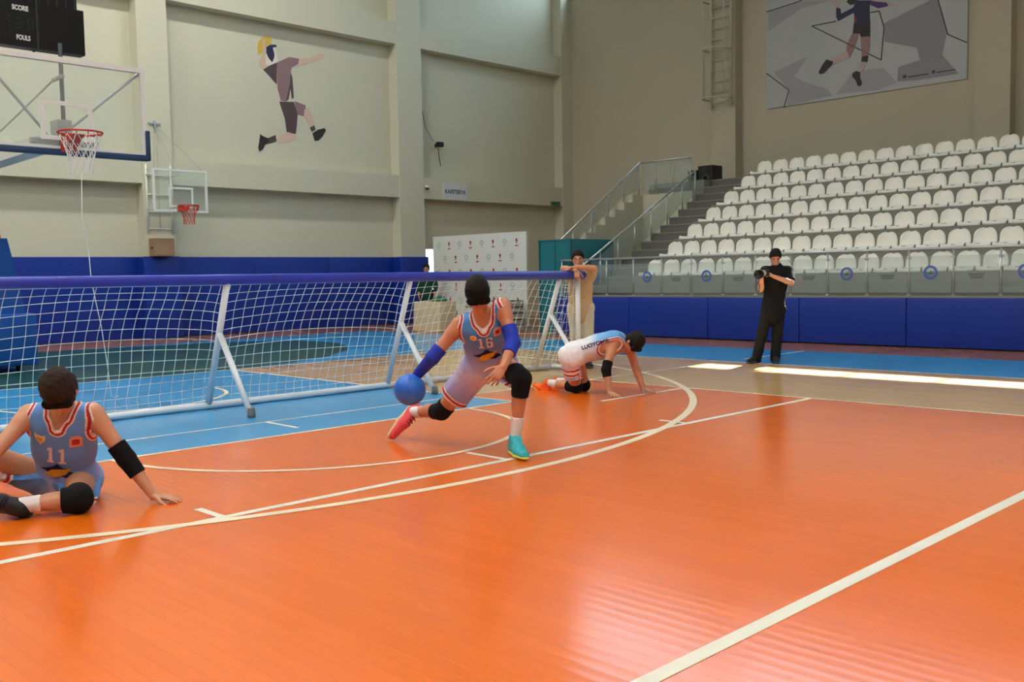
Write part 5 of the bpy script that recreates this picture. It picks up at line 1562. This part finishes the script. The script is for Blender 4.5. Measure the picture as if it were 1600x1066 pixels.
PKN = {
    'hip_r': (8.055, 7.257, 0.413), 'hip_l': (8.234, 7.350, 0.424), 'pelvis': (8.152, 7.306, 0.454), 'kn_r': (8.22, 7.33, 0.070), 'kn_l': (8.40, 7.37, 0.072), 'an_r': (8.19, 7.745, 0.095), 'an_l': (8.378, 7.78, 0.10),
    'toe_r': (8.18, 7.91, 0.035), 'toe_l': (8.39, 7.95, 0.035), 'neck': (8.499, 6.876, 0.600), 'sh_r': (8.335, 6.895, 0.545), 'sh_l': (8.640, 6.895, 0.515), 'head': (8.500, 6.715, 0.585),
    'wr_r': (8.198, 6.819, 0.046), 'hand_r': (8.12, 6.64, 0.014), 'wr_l': (8.699, 6.750, 0.046), 'hand_l': (8.700, 6.573, 0.014), 'el_r': (8.206, 6.877, 0.293), 'el_l': (8.66, 6.82, 0.27),
    'face': (-0.12, -0.35, -0.93), 'crown': (0.1, -0.9, 0.3)}
rk, jk, JK, bk = person('person', 'kneeling player on all fours with white and sky blue jersey and orange shoes', PKN, SK2, 1.0, 0.0065,
    hands=[dict(side='l', palm=(0, 0, -1), curl=0.06, spread=0.35), dict(side='r', palm=(0, 0, -1), curl=0.06, spread=0.35)],
    hair=dict(mat=HAIR_DK, t=0.014, thr=-0.035, amp=0.005, freq=80, amp2=0.004), mask=dict(mat=M_mask, t=0.010, z=(-0.03, 0.07)), gaze_open=False, fat=1.2,
    jersey=dict(mat=JMK, drop=0.07, vneck=0.06), shorts=dict(mat=SMK, len_l=0.62, len_r=0.6, flare=0.125),
    shoes={'l': dict(mat=OR_U, sole=OR_S, up=(0, 0.1, -0.99)), 'r': dict(mat=OR_U, sole=OR_S, up=(0.5, 0.1, -0.85))} if False else {'l': dict(mat=OR_U, sole=OR_S, up=(0, -0.5, 0.86)), 'r': dict(mat=OR_U, sole=OR_S, up=(0, -0.5, 0.86))},
    socks=dict(mat=M_sock, len=0.34),
    pads=[dict(name='knee_pad', joints=('hip_r', 'kn_r', 'an_r'), span=(0.14, 0.3), r=(0.07, 0.072, 0.064), mat=M_padblk), dict(name='knee_pad', joints=('hip_l', 'kn_l', 'an_l'), span=(0.14, 0.3), r=(0.07, 0.072, 0.064), mat=M_padblk),
          dict(name='elbow_pad', joints=('sh_r', 'el_r', 'wr_r'), span=(0.35, 0.32), r=(0.056, 0.054, 0.048), mat=M_padblk)])

PPH = {
    'pelvis': (12.765, 7.498, 0.815), 'hip_r': (12.709, 7.549, 0.779), 'hip_l': (12.823, 7.437, 0.776), 'kn_r': (12.593, 7.575, 0.435), 'kn_l': (12.772, 7.434, 0.425), 'an_r': (12.552, 7.648, 0.085), 'an_l': (12.741, 7.452, 0.08),
    'toe_r': (12.39, 7.68, 0.032), 'toe_l': (12.62, 7.35, 0.032), 'neck': (12.847, 7.472, 1.390), 'sh_r': (12.710, 7.590, 1.350), 'sh_l': (12.961, 7.355, 1.345), 'head': (12.778, 7.470, 1.548),
    'el_r': (12.547, 7.568, 1.083), 'wr_r': (12.42, 7.478, 1.250), 'hand_r': (12.33, 7.444, 1.285), 'el_l': (12.83, 7.237, 1.168), 'wr_l': (12.561, 7.369, 1.266), 'hand_l': (12.44, 7.438, 1.325),
    'face': (-0.62, -0.42, -0.62), 'crown': (-0.4, -0.3, 0.9)}
M_blacktee = cloth_mat('black_cotton', srgb(20, 20, 22), 0.85); M_blacktr = cloth_mat('washed_black_trousers', srgb(26, 26, 27), 0.85)
person('person', 'standing photographer in black clothes checking a camera by the stand', PPH, SK3, 0.94, 0.008,
    hands=[dict(side='l', palm=(0.0, 0.6, -0.5), curl=0.45), dict(side='r', palm=(-0.2, 0.0, 1.0), curl=0.4)], hair=dict(mat=HAIR_DK, t=0.014, thr=-0.014, amp=0.006, freq=65, amp2=0.005),
    shirt=dict(mat=M_blacktee, drop=0.13, sleeve=0.72), fat=1.04, trousers=dict(mat=M_blacktr, cuff=0.078), shoes={k: dict(mat=BK_U, sole=BK_S) for k in 'lr'})
ph = empty('photo_camera', (12.42, 7.44, 1.245)); tag(ph, 'black photo camera with a large pale lens held by the photographer', 'camera')
dirl = Vector((12.187 - 12.42, 7.382 - 7.44, -0.02)).normalized(); sidel = dirl.cross(Vector((0, 0, 1))).normalized(); upl = sidel.cross(dirl)
MC = Matrix((sidel, dirl, upl)).transposed().to_4x4()
def cam_part(name, bm, m, smooth=False):
    bm.transform(Matrix.Translation((0, 0, 0.075)) @ MC); return obj_bm(name, bm, m, ph, smooth)
bm = bmesh.new(); b_box(bm, (-0.072, -0.045, -0.05), (0.072, 0.03, 0.045), 0.01); b_prism(bm, [(-0.03, 0.04), (0.03, 0.04), (0.02, 0.075), (-0.02, 0.075)], lambda u, v: (u, -0.04, v), (0, 0.06, 0)); cam_part('camera_body', bm, M_black)
M_lenswhite = mat('pale_grey_lens_enamel', srgb(214, 212, 204), 0.4)
bm = bmesh.new(); b_lathe(bm, [(0.042, 0.03), (0.046, 0.06), (0.046, 0.13), (0.056, 0.16), (0.056, 0.2)], 24, 'Y'); cam_part('lens_barrel', bm, M_lenswhite, True)
bm = bmesh.new(); b_lathe(bm, [(0.06, 0.19), (0.064, 0.2), (0.068, 0.27), (0.062, 0.272), (0.055, 0.22)], 24, 'Y'); cam_part('lens_hood', bm, M_black, True)
tube('strap', [(-0.06, 0.06, 0.09), (-0.03, 0.11, -0.02), (-0.02, 0.12, -0.18), (0.02, 0.1, -0.2), (0.04, 0.08, -0.02), (0.04, 0.03, 0.08)], 0.006, M_black, ph, 6)

PBG = {
    'pelvis': (10.48, 9.24, 0.90), 'hip_r': (10.41, 9.30, 0.86), 'hip_l': (10.54, 9.17, 0.86), 'kn_r': (10.42, 9.29, 0.47), 'kn_l': (10.54, 9.16, 0.47), 'an_r': (10.47, 9.36, 0.08), 'an_l': (10.60, 9.23, 0.08),
    'toe_r': (10.34, 9.25, 0.035), 'toe_l': (10.50, 9.08, 0.035), 'neck': (10.345, 9.13, 1.405), 'sh_r': (10.225, 9.25, 1.365), 'sh_l': (10.46, 9.02, 1.355), 'head': (10.265, 9.09, 1.555),
    'el_l': (10.30, 8.83, 1.425), 'wr_l': (10.055, 8.945, 1.45), 'hand_l': (9.90, 9.02, 1.43), 'el_r': (10.02, 9.14, 1.43), 'wr_r': (10.02, 8.91, 1.40), 'hand_r': (10.01, 8.87, 1.26),
    'face': (-0.72, -0.66, -0.18), 'crown': (-0.15, -0.15, 0.97)}
M_beige = cloth_mat('beige_cotton_shirt', srgb(196, 172, 138), 0.85); M_stone = cloth_mat('stone_trousers', srgb(206, 200, 180), 0.85)
person('person', 'man in beige shirt leaning folded arms on the end of the goal crossbar', PBG, SK2, 0.98, 0.008,
    hands=[dict(side='l', palm=(0, 0, -1), curl=0.3), dict(side='r', palm=(0.7, 0.7, 0), curl=0.35)], hair=dict(mat=HAIR_DK, t=0.014, thr=-0.012, amp=0.006, freq=65, amp2=0.005),
    shirt=dict(mat=M_beige, drop=0.13, sleeve=0.7), fat=1.04, trousers=dict(mat=M_stone), shoes={k: dict(mat=BK_U, sole=BK_S) for k in 'lr'})

PDR = {
    'pelvis': (16.30, 19.72, 0.951), 'hip_r': (16.25, 19.77, 0.919), 'hip_l': (16.36, 19.66, 0.916), 'kn_r': (16.23, 19.76, 0.499), 'kn_l': (16.34, 19.65, 0.497), 'an_r': (16.22, 19.78, 0.08), 'an_l': (16.34, 19.67, 0.08),
    'toe_r': (16.10, 19.66, 0.035), 'toe_l': (16.25, 19.52, 0.035), 'neck': (16.33, 19.74, 1.421), 'sh_r': (16.21, 19.86, 1.385), 'sh_l': (16.47, 19.61, 1.38), 'head': (16.32, 19.73, 1.575),
    'el_r': (16.17, 19.88, 1.11), 'wr_r': (16.13, 19.83, 0.88), 'hand_r': (16.11, 19.8, 0.72), 'el_l': (16.49, 19.57, 1.11), 'wr_l': (16.43, 19.55, 0.88), 'hand_l': (16.40, 19.53, 0.72),
    'face': (-0.7, -0.68, -0.1), 'crown': (0, 0, 1)}
person('person', 'man in dark green top and black trousers standing by the bright doorway', PDR, SK2, 0.97, 0.011,
    hands=[dict(side='l', palm=(-0.7, 0.7, 0), curl=0.3), dict(side='r', palm=(0.7, -0.7, 0), curl=0.3)], hair=dict(mat=HAIR_DK, t=0.014, thr=-0.026, amp=0.002, freq=90),
    shirt=dict(mat=cloth_mat('dark_green_cotton', srgb(24, 66, 50), 0.85), drop=0.08, sleeve=1.0), trousers=dict(mat=M_blacktr), shoes={k: dict(mat=cloth_mat('white_trainer', srgb(220, 220, 216), 0.6), sole=M_trimwhite) for k in 'lr'})

# ------------------------------------------------------------------ prints on the jerseys
def prints(jo, J, base, num, size, dnum, badges, emblem):
    U, L, Fc, *_ = frames(J); xr = L            # print's right is the wearer's left
    c = J['neck'] - U * dnum + L * 0.0
    conform('jersey_number', block_number(num, size), jo, c, L, U, M_numpink, jo, base, 0.005)
    for (dx, dy, w, m, shp) in badges:
        P_ = [(w * math.cos(t) * (1 if shp == 'round' else 0.9), w * math.sin(t) * (1 if shp == 'round' else 1.1)) for t in [2 * math.pi * k / 16 for k in range(16)]]
        if shp == 'shield': P_ = [(-w, w), (0, w * 0.85), (w, w), (w, 0), (0, -w * 1.2), (-w, 0)]
        if shp == 'block': P_ = [(-w, -w * 1.15), (w, -w * 1.15), (w, w * 0.7), (w * 0.6, w * 1.15), (-w * 0.6, w * 1.15), (-w, w * 0.7)]
        conform('club_badge', poly_mesh(P_), jo, J['neck'] - U * dy + L * dx, L, U, m, jo, base, 0.003)
        conform('club_badge', poly_mesh([(x * 0.55, y * 0.5) for x, y in P_]), jo, J['neck'] - U * dy + L * dx, L, U, M_trimred if m is M_badge2 else M_gold, jo, base, 0.005)
    e = J['neck'] - U * emblem
    conform('front_emblem', poly_mesh([(-0.11, -0.02), (-0.03, 0.02), (0.0, 0.055), (0.04, 0.02), (0.115, -0.045), (0.06, -0.06), (-0.02, -0.035)]), jo, e, L, U, M_navy, jo, base, 0.003)
    conform('front_emblem', poly_mesh([(-0.075, -0.045), (-0.03, 0.0), (0.02, 0.015), (0.085, 0.02), (0.05, -0.03), (-0.02, -0.06)]), jo, e, L, U, M_gold, jo, base, 0.006)
prints(j16, J16, b16, '16', 0.1, 0.165, [(-0.085, 0.115, 0.026, M_badge, 'round'), (0.1, 0.085, 0.03, M_badge2, 'block')], 0.285)
prints(j11, J11, b11, '11', 0.11, 0.25, [(-0.1, 0.155, 0.034, M_badge, 'shield'), (0.105, 0.145, 0.034, M_badge2, 'block')], 0.365)
U_, L_, F_, *_ = frames(JK)
conform('side_lettering', flat_text('LUOYOMIS', 0.062, 0.002), jk, JK['pelvis'] + U_ * 0.27 + F_ * 0.01 - L_ * 0.12 - F_ * 0.0, U_, F_ * -1, M_navy, jk, bk)
